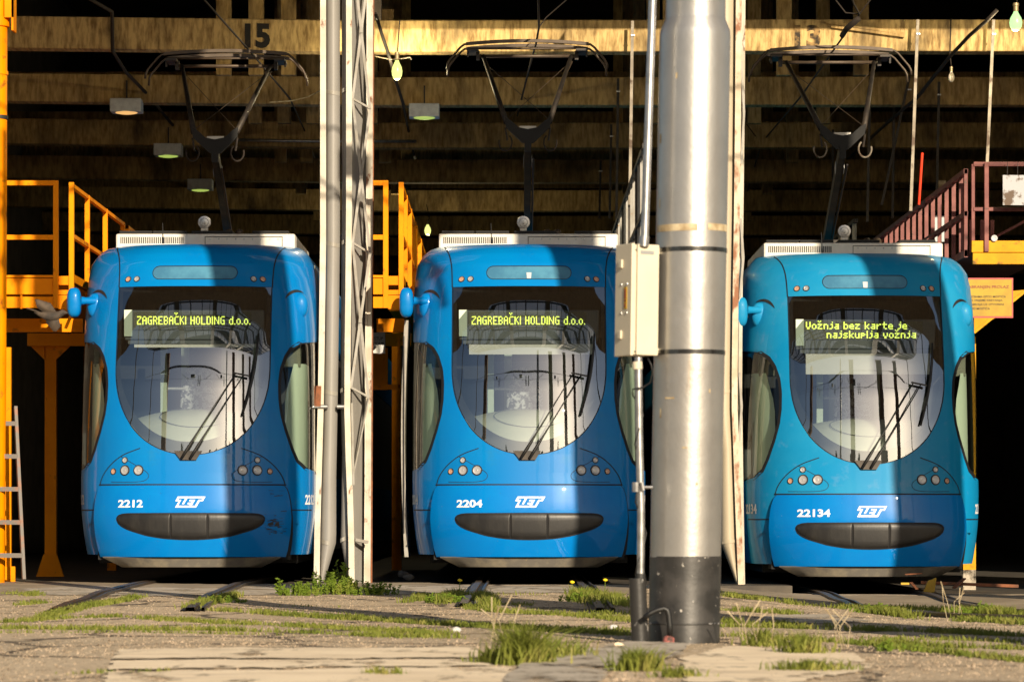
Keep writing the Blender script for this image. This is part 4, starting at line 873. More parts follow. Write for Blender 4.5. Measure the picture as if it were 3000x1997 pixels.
# ------------------------------------------------------------------ maintenance platforms
def platform(cx, label, loops, seed):
    """yellow steel platform beside a tram; x measured from its inner rail"""
    y0_ = 1.0; DD = 35.0; o = Vector((cx-.45, y0_+1, 0)); yl = MT['yellow']
    T = thing('maintenance_platform', label, 'platform', o, 'yellow service platforms between the trams')
    def X(dx): return cx+dx-o.x
    def z(py): return H+(HOR-py)*DD/K
    yy = lambda y: y-o.y
    mb = lambda: MB()
    xl = -.95 if loops == 0 else -.31
    for k, (x, ya) in enumerate(((-.157+.0, 1.0),)):
        MB().box(X(-.207), X(-.156), yy(.98), yy(1.03), z(902), z(529)).build('front_post', yl, T)
    MB().box(X(xl), X(-.205), yy(.99), yy(1.03), z(543), z(529)).build('top_rail', yl, T)
    MB().box(X(xl), X(-.205), yy(.99), yy(1.03), z(702), z(688)).build('middle_rail', yl, T)
    MB().box(X(xl), X(-.205), yy(.985), yy(1.03), z(813), z(806)).build('floor_edge', yl, T)
    MB().box(X(xl), X(-.21), yy(1.0), yy(1.04), z(862), z(815)).build('fascia', yl, T, bevel=.003)
    MB().box(X(xl), X(-.21), yy(.99), yy(1.03), z(902), z(869)).build('fascia', yl, T, bevel=.003)
    if loops == 0: MB().box(X(-.54), X(-.52), yy(.975), yy(.99), z(905), z(864)).build('clip', yl, T)
    MB().box(X(-.156), X(-.03), yy(1.02), yy(1.06), z(834), z(808)).build('end_block', yl, T); MB().box(X(-.156), X(-.03), yy(1.01), yy(1.06), z(863), z(849)).build('end_block', yl, T)
    MB().box(X(-.156), X(-.03), yy(1.0), yy(1.3), z(905), z(865)).build('end_block', yl, T)
    # long side rail beside the tram
    zt = z(534)
    for k, ya in enumerate((1.0, 2.3, 3.9, 5.6, 6.05, 8, 10, 12.5, 15)):
        MB().box(X(-.05), X(0), yy(ya), yy(ya+.05), z(862) if k == 0 else 3.0, zt+(0 if k == 0 else -.01)).build('side_post', yl, T)
    for a, b in ((1.05, 5.62), (6.05, 15.1)):
        MB().box(X(-.045), X(-.005), yy(a), yy(b), zt-.05, zt-.012).build('handrail', yl, T); MB().box(X(-.045), X(-.005), yy(a), yy(b), zt-.56, zt-.52).build('knee_rail', yl, T)
        MB().box(X(-.045), X(-.005), yy(a), yy(b), 3.05, 3.13).build('toe_board', yl, T)
    MB().box(X(xl), X(-.03), yy(1.05), yy(18), z(825)-.02, z(818)).build('floor', yl, T)
    # frame under the floor
    MB().box(X(xl), X(-.02), yy(1.9), yy(2.0), z(958), z(918)).build('cross_beam', yl, T)
    MB().box(X(xl), X(-.02), yy(4.4), yy(4.5), 2.57, 2.71).build('cross_beam', yl, T)
    if loops == 0:
        MB().box(X(-.77), X(-.64), yy(4.5), yy(4.62), 0, 2.57).build('leg', yl, T)
        MB().prism([(X(-.86), yy(4.46), .0),(X(-.55), yy(4.46), 0),(X(-.63), yy(4.46), .25),(X(-.78), yy(4.46), .25)], (0,.05,0)).build('foot', yl, T)
        for s in (-1, 1): MB().prism([(X(-.705+s*.065),yy(4.48),2.57),(X(-.705+s*.22),yy(4.48),2.57),(X(-.705+s*.065),yy(4.48),2.42)], (0,.03,0)).build('gusset', yl, T)
        MB().bar((X(-.03), yy(1.0), z(925)), (X(-.085), yy(1.0), z(963)), .018, .03).build('strut', yl, T)
        MB().box(X(-.60), X(-.49), yy(9), yy(9.1), 0, 3).build('leg', yl, T)
    else:
        MB().box(X(-.115), X(-.09), yy(2.6), yy(2.64), z(1120), z(962)).build('strut', yl, T); MB().box(X(-.42), X(-.09), yy(2.6), yy(2.64), z(1124), z(1108)).build('strut', yl, T)
        MB().box(X(-.62), X(-.235), yy(3.0), yy(3.1), z(1120), z(990)).build('hanger', yl, T); MB().box(X(-.40), X(-.28), yy(9), yy(9.1), 0, 3).build('leg', yl, T)
    return T
platform(-4.45, 'yellow steel service platform with railings left of tram 2212', 0, 1)
platform(-1.10, 'yellow steel service platform with tall end post between the grey doors and tram 2204', 1, 2)
o = P(1109, 1004, 36.2); np_ = thing('notice_sheet', 'white paper notice hung below the middle yellow platform', 'notice', o)
MB().add([P(1078,975,36.2)-o, P(1128,973,36.2)-o, P(1129,1035,36.2)-o, P(1078,1037,36.2)-o], [(0,3,2,1)]).build('sheet', MT['paper'], np_)
flat_text('PRISTUP', 9.5*36.2/K, 40*36.2/K, .01, lambda a, b: P(1082,996,36.19)-o+Vector((a,0,b)), 'writing', MT['ink'], np_); flat_text('PLATFORMI', 8.5*36.2/K, 50*36.2/K, .01, lambda a, b: P(1075,1010,36.19)-o+Vector((a,0,b)), 'writing', MT['ink'], np_)
MB().add([P(1078,1014,36.15)-o, P(1117,1010,36.15)-o, P(1112,1034,36.1)-o, P(1078,1034,36.1)-o], [(0,3,2,1)]).build('folded_corner', MT['blind'], np_)
# left round column, its post and the ladder
o = Vector((-5.20, .75, 0)); rc = thing('round_column', 'round orange yellow column at the left edge in front of the platform', 'column', o)
leanL = MB().tube([(-.03,0,-.05),(-.012,0,2.5),(0,0,6.3)], .115, 24).build('shaft', MT['yellow'], rc, smooth='auto')
for py in (215, 345): MB().lathe([(.117,-.02),(.122,-.018),(.122,.018),(.117,.02)], (0,0,H+(HOR-py)*34.75/K), (0,0,1), 24).build('clamp_ring', MT['yellow'] if py < 300 else MT['rubber'], rc, smooth='auto')
MB().lathe([(.116,-.05),(.135,-.045),(.135,.045),(.116,.05)], (0,0,H+(HOR-66)*34.75/K), (0,0,1), 24).box(.10,.19,-.12,-.10,5.68,6.1).box(.17,.19,-.12,.1,5.55,6.1).build('top_bracket', MT['yellow'], rc, smooth='auto')
o = P(25, 1690, 35.3); o.z = 0
sp = tag(MB().box(-.028,.028,-.03,.03,-.02,2.4).box(-.028,.075,-.05,-.03,-.02,.16).build('square_post', MT['yellow'], loc=o), 'slim square orange post behind the grey ladder', 'post')
o = P(40, 1697, 34.7); o.z = 0; ldr = thing('ladder', 'worn grey wooden ladder leaning beside the orange column', 'ladder', o)
for dx in (0, -84): MB().bar(P(70+dx,1697,34.5)-o, P(45+dx*.93,1190,34.85)-o, .034, .05).build('stile', MT['ladder'], ldr, bevel=.003)
for py in (1240, 1336, 1432, 1529, 1626):
    t = (1697-py)/507; D_ = 34.5+.35*t; x = 70-25*t; MB().bar(P(x-82*(1-.07*t),py,D_-.02)-o, P(x,py,D_-.02)-o, .026, .045).build('rung', MT['ladder'], ldr)
# ------------------------------------------------------------------ right platform with maroon railing
DR = 36.5; o = P(2900, 740, DR); o.z = 0
rp = thing('maintenance_platform', 'yellow edged service platform with maroon railing right of tram 22134', 'platform', o)
R_ = lambda px, py, D=DR: P(px, py, D)-o
def rb(px0, px1, py0, py1, D0_, D1_, nm, m, par=None):
    a = R_(px0, py1, DR); b = R_(px1, py0, DR); return MB().box(a.x, b.x, D0_-34-o.y, D1_-34-o.y, a.z, b.z).build(nm, m, par or rp, bevel=.004)
rb(2847, 3090, 705, 739, DR, DR+.05, 'fascia', MT['yellow2']); rb(2850, 3090, 741, 774, DR-.01, DR+.05, 'fascia', MT['yellow2'])
rb(2852, 3090, 735, 745, DR+.05, DR+16, 'floor', MT['maroon'])
rb(2853, 3090, 474, 487, DR+.01, DR+.05, 'top_rail', MT['maroon']); rb(2852, 3090, 607, 618, DR+.01, DR+.05, 'middle_rail', MT['maroon'])
rb(2883, 2896, 478, 738, DR-.03, DR+.01, 'front_post', MT['maroon']); rb(2847, 2857, 480, 705, DR+.02, DR+.06, 'front_post', MT['maroon'])
rb(2828, 2839, 492, 750, DR+.1, DR+.14, 'side_post', MT['maroon'])
rz = (R_(2834, 492).z, R_(2834, 735).z); xr = R_(2834, 500).x
for k in range(26):
    D_ = DR+.5+k*.62; y_ = D_-34-o.y
    MB().box(xr-.022, xr+.022, y_, y_+.03, rz[1], rz[0]-.03).build('baluster', MT['maroon'], rp)
MB().box(xr-.025, xr+.025, .1, 17, rz[0]-.05, rz[0]).build('handrail', MT['maroon'], rp); MB().box(xr-.02, xr+.02, .1, 17, rz[1]+.38, rz[1]+.43).build('knee_rail', MT['maroon'], rp)
MB().box(xr-.02, xr+.02, .1, 17, rz[1]-.06, rz[1]+.02).build('toe_board', MT['maroon'], rp)
rb(2690, 2840, 602, 611, DR+7.9, DR+7.95, 'cross_rail', MT['maroon'])
for px in (2906, 2938, 2972, 3004): rb(px-6, px+6, 585, 706, DR+2.5, DR+2.53, 'back_baluster', MT['maroon'])
MB().bar(R_(2905,700,DR+2.45), R_(3040,628,DR+2.45), .05, .03).build('back_rail', MT['maroon'], rp)
MB().bar(R_(2716,705,DR+2.6), R_(2832,628,DR+2.6), .05, .03).build('back_rail', MT['maroon'], rp)
MB().bar(R_(2853,974), R_(3012,845), .05, .03).build('diagonal_brace', MT['yellow2'], rp)
MB().prism([R_(2854,930,DR+.03),R_(2917,930,DR+.03),R_(2854,972,DR+.03)], (0,.02,0)).build('gusset', MT['yellow2'], rp)
MB().prism([R_(2950,860,DR+.03),R_(3010,860,DR+.03),R_(3010,905,DR+.03)][:0] or [R_(2968,852,DR+.03),R_(3010,848,DR+.03),R_(2968,885,DR+.03)], (0,.02,0)).build('gusset', MT['yellow2'], rp)
a = R_(2822,1612,36.2); b = R_(2859,1723,36.2)
MB().box(a.x, b.x, a.y, a.y+.12, -.1-o.z, R_(0,1668,36.2).z).build('post_base', MT['cement'], rp)
MB().box(a.x, b.x, a.y, a.y+.12, R_(0,1668,36.2).z, R_(0,985,36.2).z).build('post', MT['yellow2'], rp)
MB().lathe([(.03,-.008),(.036,0),(.03,.008),(.024,0)], R_(2913,698,DR-.02), (0,-1,0), 16).build('ring_bolt', MT['paper'], rp, smooth=True)
# warning sign
DS = 35.6; o = P(2890, 872, DS); sg = thing('warning_sign', 'yellow warning sign with red border behind the right edge of tram 22134', 'sign', o)
S_ = lambda px, py, d=0: P(px, py, DS-d)-o
def sgbox(x0, x1, y0_, y1_, d, th_, nm, m, par): a = S_(x0, y1_); b = S_(x1, y0_); return MB().box(a.x, b.x, -d, -d+th_, a.z, b.z).build(nm, m, par)
sgbox(2790, 2968, 814, 931, 0, .012, 'border', MT['signred'], sg); pn = sgbox(2794, 2964, 819, 926, .003, .002, 'panel', MT['signyellow'], sg)
for t, px, py, h_, w_, m in (('ZABRANJEN PROLAZ', 2828, 847, 11, 128, MT['redink']), ('OSOBAMA ISPOD MOSTIĆA', 2836, 872, 7.4, 111, MT['ink']), ('ZA VRIJEME KRETANJA', 2838, 884, 7.4, 99, MT['ink']), ('TRAMVAJA UZ OTVORENI', 2834, 896, 7.4, 107, MT['ink']), ('POD MOSTIĆA', 2840, 907, 7.4, 60, MT['ink'])):
    flat_text(t, h_*DS/K*(1.15 if 'Ć' in t else 1), w_*DS/K, .014, lambda u, v: S_(px, py, .0045)+Vector((u, 0, v)), 'writing', m, sg)
o = P(2970, 555, 36.3); wb = thing('white_board', 'stained white board wired to the maroon railing', 'board', o)
a = P(2938,601,36.3)-o; b = P(3030,513,36.3)-o; MB().box(a.x, b.x, 0, .012, a.z, b.z).build('panel', MT['boardwhite'], wb)
for px in (2951, 2981): MB().tube([P(px,514,36.3)-o, P(px+1,474,36.45)-o], .003, 4).build('wire_tie', MT['steel'], wb)
o = P(2740,615,44); tag(MB().add([P(2727,632,44)-o,P(2767,632,44)-o,P(2767,708,44)-o,P(2727,708,44)-o],[(0,3,2,1)]).build('paper_sheet', MT['paper'], loc=o), 'grey paper sheet behind the maroon balusters', 'paper')
o = P(2760,540,45); tag(MB().box(-.06,.05,0,.05,-.05,.05).build('junction_box', MT['tan'], loc=o), 'small tan junction box above the maroon handrail', 'box')
o = P(2692,600,40); tag(MB().tube([Vector((0,0,0)), P(2697,524,40)-o, P(2702,448,40)-o], .016, 8).build('red_tube', MT['redtube'], loc=o, smooth='auto'), 'thin bright red tube standing at the far right railing', 'tube')
# walkway between the middle and right trams
o = Vector((1.36, 3, 0)); wk = thing('walkway', 'dark walkway with close upright bars behind the silver mast', 'walkway', o)
for k in range(30):
    y_ = 1.3+k*.75; MB().box(-.02,.02,y_-3,y_-3+.03,3.2,4.42).build('baluster', MT['lattice'] if k % 3 else MT['darksteel'], wk)
MB().box(-.03,.03,-1.9,21,4.42,4.47).build('handrail', MT['darksteel'], wk); MB().box(-.03,.03,-1.9,21,3.75,3.8).build('knee_rail', MT['darksteel'], wk); MB().box(-.05,.75,-1.9,21,3.1,3.2).build('floor', MT['darksteel'], wk)
o = Vector((4.62, 12, 0)); wk = thing('walkway', 'dim far walkway with pale upright bars above the roof of tram 22134', 'walkway', o)
for k in range(16):
    y_ = 12.5+k*1.0; MB().box(-.03,.03,y_-12,y_-12+.03,3.3,4.62).build('baluster', MT['doorcream'], wk)
MB().box(-.03,.03,.3,16,4.62,4.67).build('handrail', MT['darksteel'], wk); MB().box(-.03,.03,.3,16,3.9,3.96).build('knee_rail', MT['darksteel'], wk); MB().box(-.05,.75,.3,16,3.2,3.3).build('floor', MT['darksteel'], wk)
# hanging flat strips
HG = [(1853,62,1845,600,39.8,'pale strip hanging right of the middle pantograph, longest of its row'),(1811,230,1806,640,45,'dark strip hanging from the second beam left of the mast'),(1791,365,1786,640,50,'dark strip hanging from the third beam left of the mast'),(1760,470,1756,640,55,'faint strip hanging from the fourth beam behind the middle pantograph'),
 (2689,58,2668,618,39.8,'pale grey strip hanging right of the 22134 tram pantograph'),(2751,240,2745,560,45,'dark strip hanging below the unlit bulb'),(2911,58,2892,476,39.8,'grey strip hanging above the white board'),(2549,228,2541,650,45,'dark strip hanging behind the right arm of the right pantograph'),(2664,225,2583,600,45,'slanted dark strip crossing behind the right pantograph'),(2440,380,2440,640,50,'dark strip hanging behind the right pantograph arm base'),(2620,230,2615,640,46,'dark strip beside the slanted strip at right')]
for x0, ya, x1, yb, D_, lb in HG:
    o = P(x0, ya, D_); mb = MB().bar(Vector((0,0,0)), P(x1, yb, D_-.05)-o, .034, .02, up=(0,1,0))
    ob = thing('hanging_strip', lb, 'hanger', o, 'metal strips hanging from the beams'); mb.build('strip', MT['hanger'] if 'pale' in lb or 'grey' in lb else MT['darksteel'], ob)  # pale tone painted on strips in sun, dark steel on those in shade
    MB().lathe([(.014,0),(.012,.01),(1e-6,.012)], Vector((-.012,-.012,-.17)), (0,-1,0), 8).lathe([(.014,0),(.012,.01),(1e-6,.012)], Vector((.014,-.012,-.17)), (0,-1,0), 8).build('bolt', MT['steel'], ob)
# ------------------------------------------------------------------ lamps and wires
def fixture(px0, px1, py0, py1, D_, lb, glow):
    o = P((px0+px1)/2, py0, D_); F = thing('lamp_fixture', lb, 'lamp', o, 'box lamps under the ceiling beams'); w_ = (px1-px0)*D_/K; h_ = (py1-py0)*D_/K
    MB().box(-w_/2, w_/2, -.02, .30, -h_, 0).build('housing', MT['fixture'], F, bevel=.01)
    MB().lathe([(1e-6,-.022),(w_*.2,-.02),(w_*.33,-.01),(w_*.36,0)], (0,.12,-h_), (0,0,1), 24).build('diffuser', glow, F, smooth=True)
    MB().bar((0,.15,0),(0,.15,.25),.02).build('stem', MT['darksteel'], F)
fixture(322,413,288,327,45.0,'box lamp with warm glow, nearest of the row above tram 2212',MT['glowwarm'])
fixture(450,531,420,455,50.2,'dim box lamp with green glow beside the left pantograph knee',MT['glow'])
fixture(549,621,524,555,55.4,'dimmest box lamp, left of the left pantograph mast',MT['glow'])
fixture(1198,1287,303,342,45.0,'pale box lamp with green glow left of the middle pantograph',MT['glow'])
def bulb(px, py, D_, r, hgt, m, lb, cord):
    o = P(px, py, D_); B = thing('light_bulb', lb, 'bulb', o, 'bare bulbs hanging in the shed')
    MB().lathe([(1e-6,-hgt*.55),(r*.55,-hgt*.5),(r*.9,-hgt*.3),(r,-hgt*.08),(r*.85,hgt*.15),(r*.55,hgt*.33),(r*.36,hgt*.45),(r*.34,hgt*.52)], (0,0,0), (0,0,1), 20).build('glass', m, B, smooth=True)
    MB().lathe([(r*.36,hgt*.5),(r*.42,hgt*.52),(r*.42,hgt*.78),(r*.5,hgt*.8),(r*.45,hgt*.95),(1e-6,hgt*.97)], (0,0,0), (0,0,1), 14).build('socket', MT['brass'], B, smooth='auto')
    if m is not MT['bulboff']:
        pl = bpy.data.lights.new('bulb_light', 'POINT'); pl.energy = (50 if D_ < 39 else 80) if D_ < 45 else 40; pl.color = (1.0, .84, .5); pl.shadow_soft_size = .07
        lo_ = bpy.data.objects.new('bulb_light', pl); COL.objects.link(lo_); lo_.parent = B; lo_.location = (0, .05, -hgt*.75)
    if cord: MB().tube([Vector((0,0,hgt*.95))]+[P(a, b, d)-o for a, b, d in cord], .008, 6).build('flex', MT['cable'], B, smooth=True)
bulb(1163,205,39.5,.062,.215,MT['bulblit'],'glowing yellowish bulb under the stained beam right of the grey doors',[(1165,150,39.5),(1171,60,39.5)])
bulb(1253,673,58,.055,.17,MT['bulblit'],'small distant glowing bulb left of the middle tram roof',[(1258,640,58),(1250,600,58)])
bulb(2976,62,38.5,.072,.21,MT['bulbgreen'],'greenish glowing bulb in the top right corner',[(2979,10,38.5),(2982,-60,38.5)])
bulb(2787,225,40,.038,.12,MT['bulboff'],'unlit clear bulb hanging in front of the second beam at right',[(2783,160,40),(2786,55,40)])
MB_w = lambda pts, r, nm, lb, cat='wire', m=MT['cable']: tag(MB().tube([P(*q)-P(*pts[0]) for q in pts], r, 6).build(nm, m, loc=P(*pts[0]), smooth=True), lb, cat)
MB_w([(560,-60,37),(598,0,37.5),(738,157,38.3),(798,228,40),(850,290,43),(900,400,52),(934,500,62)], .012, 'contact_wire', 'contact wire touching the left pantograph head', 'wire')
MB_w([(790,300,42),(853,296,42.2),(900,285,42.4),(960,255,43)], .008, 'wire_clamp', 'pale wire clamp stay between left pantograph and grey doors', 'wire', MT['tan'])
MB_w([(1576,-60,36.5),(1577,0,37),(1579,80,38),(1570,130,38.3),(1558,170,39),(1524,305,46),(1515,340,50)], .012, 'contact_wire', 'contact wire touching the middle pantograph head', 'wire')
MB_w([(1579,80,38),(1600,52,38.2),(1660,0,38.6)], .007, 'stay_wire', 'thin stay wire joining the middle contact wire at its clamp', 'wire')
MB_w([(2480,-60,36.8),(2500,10,37.2),(2518,42,37.5),(2450,136,38.3),(2345,285,42),(2230,420,52),(2190,560,60)], .012, 'contact_wire', 'contact wire running over the right pantograph into the dark', 'wire')
MB_w([(2515,55,37.4),(2480,85,37.6),(2467,105,37.8)], .032, 'insulator', 'dark wrapped insulator on the right contact wire', 'insulator')
MB_w([(2440,-10,37.4),(2477,38,37.5),(2518,42,37.5),(2550,0,37.4),(2562,-30,37.4)], .009, 'stay_wire', 'forked stay wires above the dark insulator', 'wire')
MB_w([(2188,365,48),(2229,420,52),(2240,405,52)], .008, 'stay_wire', 'short stay wire beside the right door leaf', 'wire')
MB_w([(2921,30,38.5),(2890,62,38.6),(2840,105,39),(2781,168,40),(2740,220,41),(2688,285,43),(2600,360,47),(2550,405,50),(2480,470,58)], .022, 'power_cable', 'thick sagging power cable past the unlit bulb at right', 'cable')
MB_w([(1100,40,38.8),(1120,105,39.2),(1140,165,39.5),(1158,232,41),(1180,300,44),(1196,380,50),(1210,440,55),(1232,530,60)], .02, 'power_cable', 'thick power cable past the lit bulb beside the grey doors', 'cable')
MB_w([(250,-10,38.8),(328,35,39.6),(330,150,40),(369,212,42),(440,285,46),(500,360,50),(560,425,54),(620,500,58),(700,600,70)], .022, 'power_cable', 'thick power cable sloping behind the left pantograph', 'cable')
MB_w([(1098,165,40),(1120,170,40),(1150,175,39.5),(1180,172,39.4),(1200,168,39.4),(1206,175,39.4)], .006, 'stray_wire', 'stray wire end at the lit bulb socket', 'wire', MT['tan'])
MB_w([(700,410,50.1),(830,413,50.1),(950,414,50.1),(1220,414,50.1)], .022, 'pipe', 'pale horizontal pipe along the third beam', 'pipe', MT['steel'])
# ------------------------------------------------------------------ grass, weeds
def G(px, py):
    D = H*K/(py-HOR); return ((px-1500)*D/K, D-34)
def blades(mb, xy, hmin, hmax, wid, lean=.5):
    for x, y in xy:
        z = float(gz(x, y)); h = random.uniform(hmin, hmax)*random.choice((.55,.8,1,1)); a = random.uniform(0, 6.28); l = random.uniform(.1, lean)*h
        w_ = wid*random.uniform(.6, 1.3); b = random.uniform(0, 3.14); dx, dy = math.cos(b)*w_, math.sin(b)*w_; lx, ly = math.cos(a)*l, math.sin(a)*l
        n = len(mb.v); mb.v += [(x-dx,y-dy,z-.01),(x+dx,y+dy,z-.01),(x+lx*.4+dx*.75,y+ly*.4+dy*.75,z+h*.6),(x+lx*.4-dx*.75,y+ly*.4-dy*.75,z+h*.6),(x+lx,y+ly,z+h*random.uniform(.8,1))]
        mb.f += [(n,n+1,n+2,n+3),(n+3,n+2,n+4)]
def strip_pts(pl, width, dens):
    """ragged band of ground points along photo polyline; width in metres of depth"""
    q = [G(*p) for p in pl]; out = []
    for i in range(len(q)-1):
        a, b = q[i], q[i+1]; L = math.hypot(b[0]-a[0], b[1]-a[1]); n = int(L*dens)
        for _ in range(n):
            t = random.random(); x = a[0]+(b[0]-a[0])*t; y = a[1]+(b[1]-a[1])*t
            g = math.sin(x*5.1+y*2.3)+math.sin(x*11.7+i)*.7+math.sin(x*2.1-y)*.8
            if g < -.9 and random.random() < .85: continue
            wv = width*(.55+.25*g)
            out.append((x+random.gauss(0, .03), y+random.gauss(0, max(.02, wv*.5))))
    return out
def blob_pts(cx, cy, rx_px, ry_m, n):
    x0_, y0__ = G(cx, cy); rx = rx_px*(y0__+34)/K; out = []
    for _ in range(n):
        r = abs(random.gauss(0, .5)); t = random.uniform(0, 6.28); out.append((x0_+rx*r*math.cos(t), y0__+ry_m*r*math.sin(t)))
    return out
mb = MB()
for pl, wd_, de, h0, h1 in (
  ([(0,1822),(200,1812),(350,1808),(600,1826),(850,1838),(1120,1852),(1320,1862)], .35, 520, .012, .04),
  ([(0,1838),(300,1842),(600,1846),(900,1856),(1130,1866),(1340,1870)], .22, 620, .012, .045),
  ([(130,1808),(230,1786),(330,1764),(400,1752)], .9, 420, .015, .05),
  ([(540,1786),(620,1764),(690,1748)], .8, 480, .02, .07),
  ([(580,1788),(700,1794),(900,1806),(1100,1817),(1300,1829),(1500,1842),(1840,1862)], .30, 520, .012, .05),
  ([(1290,1762),(1350,1748),(1400,1752),(1440,1770)], 1.4, 700, .03, .10),
  ([(1370,1775),(1440,1788),(1560,1796),(1700,1805),(1850,1818)], .5, 420, .012, .05),
  ([(1680,1750),(1740,1758),(1800,1764),(1860,1778)], 1.5, 900, .03, .11),
  ([(1700,1792),(1850,1796)], .5, 400, .012, .05),
  ([(1000,1808),(1300,1830),(1600,1845),(1850,1850)], .16, 420, .012, .05),
  ([(2120,1740),(2180,1742),(2250,1744)], .5, 700, .02, .06),
  ([(2300,1748),(2380,1752),(2480,1754),(2520,1758)], 1.2, 520, .02, .07),
  ([(2520,1752),(2650,1750),(2800,1756),(2960,1770),(3010,1776)], .7, 520, .02, .06),
  ([(2560,1772),(2610,1788),(2650,1796)], 1.3, 700, .03, .08),
  ([(2115,1785),(2200,1787),(2330,1792)], .35, 700, .015, .05),
  ([(2820,1778),(2900,1790),(2960,1800)], 1.6, 900, .03, .10),
  ([(2800,1812),(2900,1818),(3020,1830)], .5, 500, .015, .06),
  ([(2110,1822),(2250,1828),(2400,1834),(2600,1845),(2900,1852)], .16, 480, .012, .05),
  ([(2110,1832),(2300,1836),(2500,1844),(2700,1848),(3000,1862)], .12, 480, .012, .05),
  ([(2110,1862),(2180,1862),(2300,1872),(2450,1880),(2620,1895),(2800,1912),(3020,1936)], .2, 420, .012, .045),
  ([(2560,1880),(2700,1890),(2850,1896),(3010,1900)], .14, 500, .012, .05),
  ([(200,1968),(480,1965),(560,1966)], .05, 160, .01, .03), ([(1080,1978),(1160,1982)], .07, 700, .01, .05), ([(20,1740),(90,1744)],.5,260,.012,.04), ([(60,1772),(120,1768)],.6,420,.012,.05), ([(90,1742),(110,1746)],.6,400,.012,.05),
  ([(1180,1764),(1230,1756),(1240,1750)], 1.0, 700, .02, .07), ([(1470,1768),(1560,1770)], .35, 300, .01, .035), ([(820,1772),(900,1774),(1000,1776)], .2, 120, .01, .03),
  ([(1440,1742),(1520,1742),(1600,1742)],.3,90,.01,.05),
  ([(0,1852),(400,1850),(900,1862)], .08, 120, .01, .03), ([(2550,1868),(2800,1872),(3000,1880)], .2, 240, .01, .04)):
    blades(mb, strip_pts(pl, wd_, de*1.5), h0, h1, .0045, .8)
struct(mb.build('grass', MT['grass']), 'stuff')
def tuft(px, py, rx, ry, n, h0, h1, lb, m='grass', wid=.0042, lean=1.1):
    x0_, y0__ = G(px, py); mb = MB(); blades(mb, blob_pts(px, py, rx, ry, n), h0, h1, wid, lean)
    mb.v = [(a-x0_, b-y0__, c) for a, b, c in mb.v]; o = mb.build('grass_tuft', MT[m], loc=(x0_, y0__, 0)); tag(o, lb, 'grass tuft', 'grass tufts in the yard'); return o
tuft(1530, 1948, 90, .14, 900, .10, .24, 'big bushy grass tuft in the middle foreground left of the mast foot', lean=1.3)
tuft(1590, 1925, 150, .30, 900, .03, .12, 'spreading low grass behind the big bushy foreground tuft')
tuft(1440, 1945, 60, .12, 260, .03, .10, 'small grass tuft left of the big bushy foreground tuft')
tuft(1870, 1966, 85, .12, 650, .04, .13, 'low grass tuft in front of the cement patch at the mast')
tuft(2235, 1890, 70, .25, 420, .03, .12, 'grass tuft with tall stalks just right of the mast foot')
tuft(2350, 1912, 80, .2, 520, .04, .14, 'ragged grass tuft on the pale slab right of the mast')
tuft(2370, 1966, 130, .12, 600, .02, .07, 'flat grass tuft near the bottom edge right of the mast')
tuft(1990, 1988, 80, .1, 260, .02, .06, 'small grass tuft at the bottom edge below the mast')
def weed(px, py, n_st, hgt, spread, leaf, lb, m='weed', leaves=26):
    x0_, y0__ = G(px, py); root = thing('weed', lb, 'weed', (x0_, y0__, float(gz(x0_, y0__))), 'weeds at the door leaves'); st = MB(); lf = MB()
    for k in range(n_st):
        a = random.uniform(0, 6.28); r = random.uniform(0, spread); b = Vector((r*math.cos(a), r*.5*math.sin(a), 0)); h = hgt*random.uniform(.35, 1)*(1-.5*r/max(spread,.01)); t = b+Vector((random.uniform(-.3,.3)*h, random.uniform(-.3,.3)*h, h))
        st.tube([b, b.lerp(t, .5)+Vector((random.uniform(-.02,.02),0,0)), t], [.004,.003,.0015], 4)
        for j in range(leaves):
            u = random.uniform(.1, 1); p = b.lerp(t, u); l = leaf*random.uniform(.5, 1.2); d = Vector((random.gauss(0,1), random.gauss(0,1), random.uniform(-.2,.9))).normalized(); sd = d.orthogonal().normalized()*l*.32
            lf.add([p, p+d*l*.5+sd, p+d*l, p+d*l*.5-sd], [(0,1,2,3)])
    st.build('stem', MT['weed'], root); lf.build('leaves', MT[m], root); return root
weed(980, 1738, 70, .20, .42, .022, 'low weedy mat of tiny leaves at the foot of the grey door leaves', leaves=34)
weed(880, 1742, 40, .13, .22, .022, 'small weed at the left end of the mat below tram 2212', leaves=30)
weed(1105, 1741, 36, .14, .25, .020, 'low weed at the right end of the mat under the channel post', leaves=30)
weed(1000, 1730, 9, .40, .12, .05, 'tall leafy weed growing between the two grey door leaves', leaves=22)
weed(822, 1738, 4, .20, .03, .035, 'upright feathery weed left of the grey door leaves', leaves=30)
weed(925, 1730, 3, .30, .03, .035, 'thin weed stalk in front of the grey sheet beside tram 2212', leaves=18)
weed(1310, 1764, 30, .10, .20, .03, 'broad leaved weeds beside the left rail of the middle track', leaves=14)
weed(1700, 1762, 26, .11, .16, .03, 'broad leaved weeds beside the right rail of the middle track', leaves=14)
weed(2560, 1772, 22, .10, .20, .026, 'low weeds in the curve of the long right hand rail', leaves=16)
weed(2880, 1788, 24, .12, .22, .026, 'ragged weeds at the far right rail', leaves=16)
weed(640, 1764, 20, .08, .22, .024, 'low weeds over the right rail in front of tram 2212', leaves=16)
weed(2600, 1905, 14, .06, .16, .022, 'small weeds in the crack at the lower right', leaves=14)
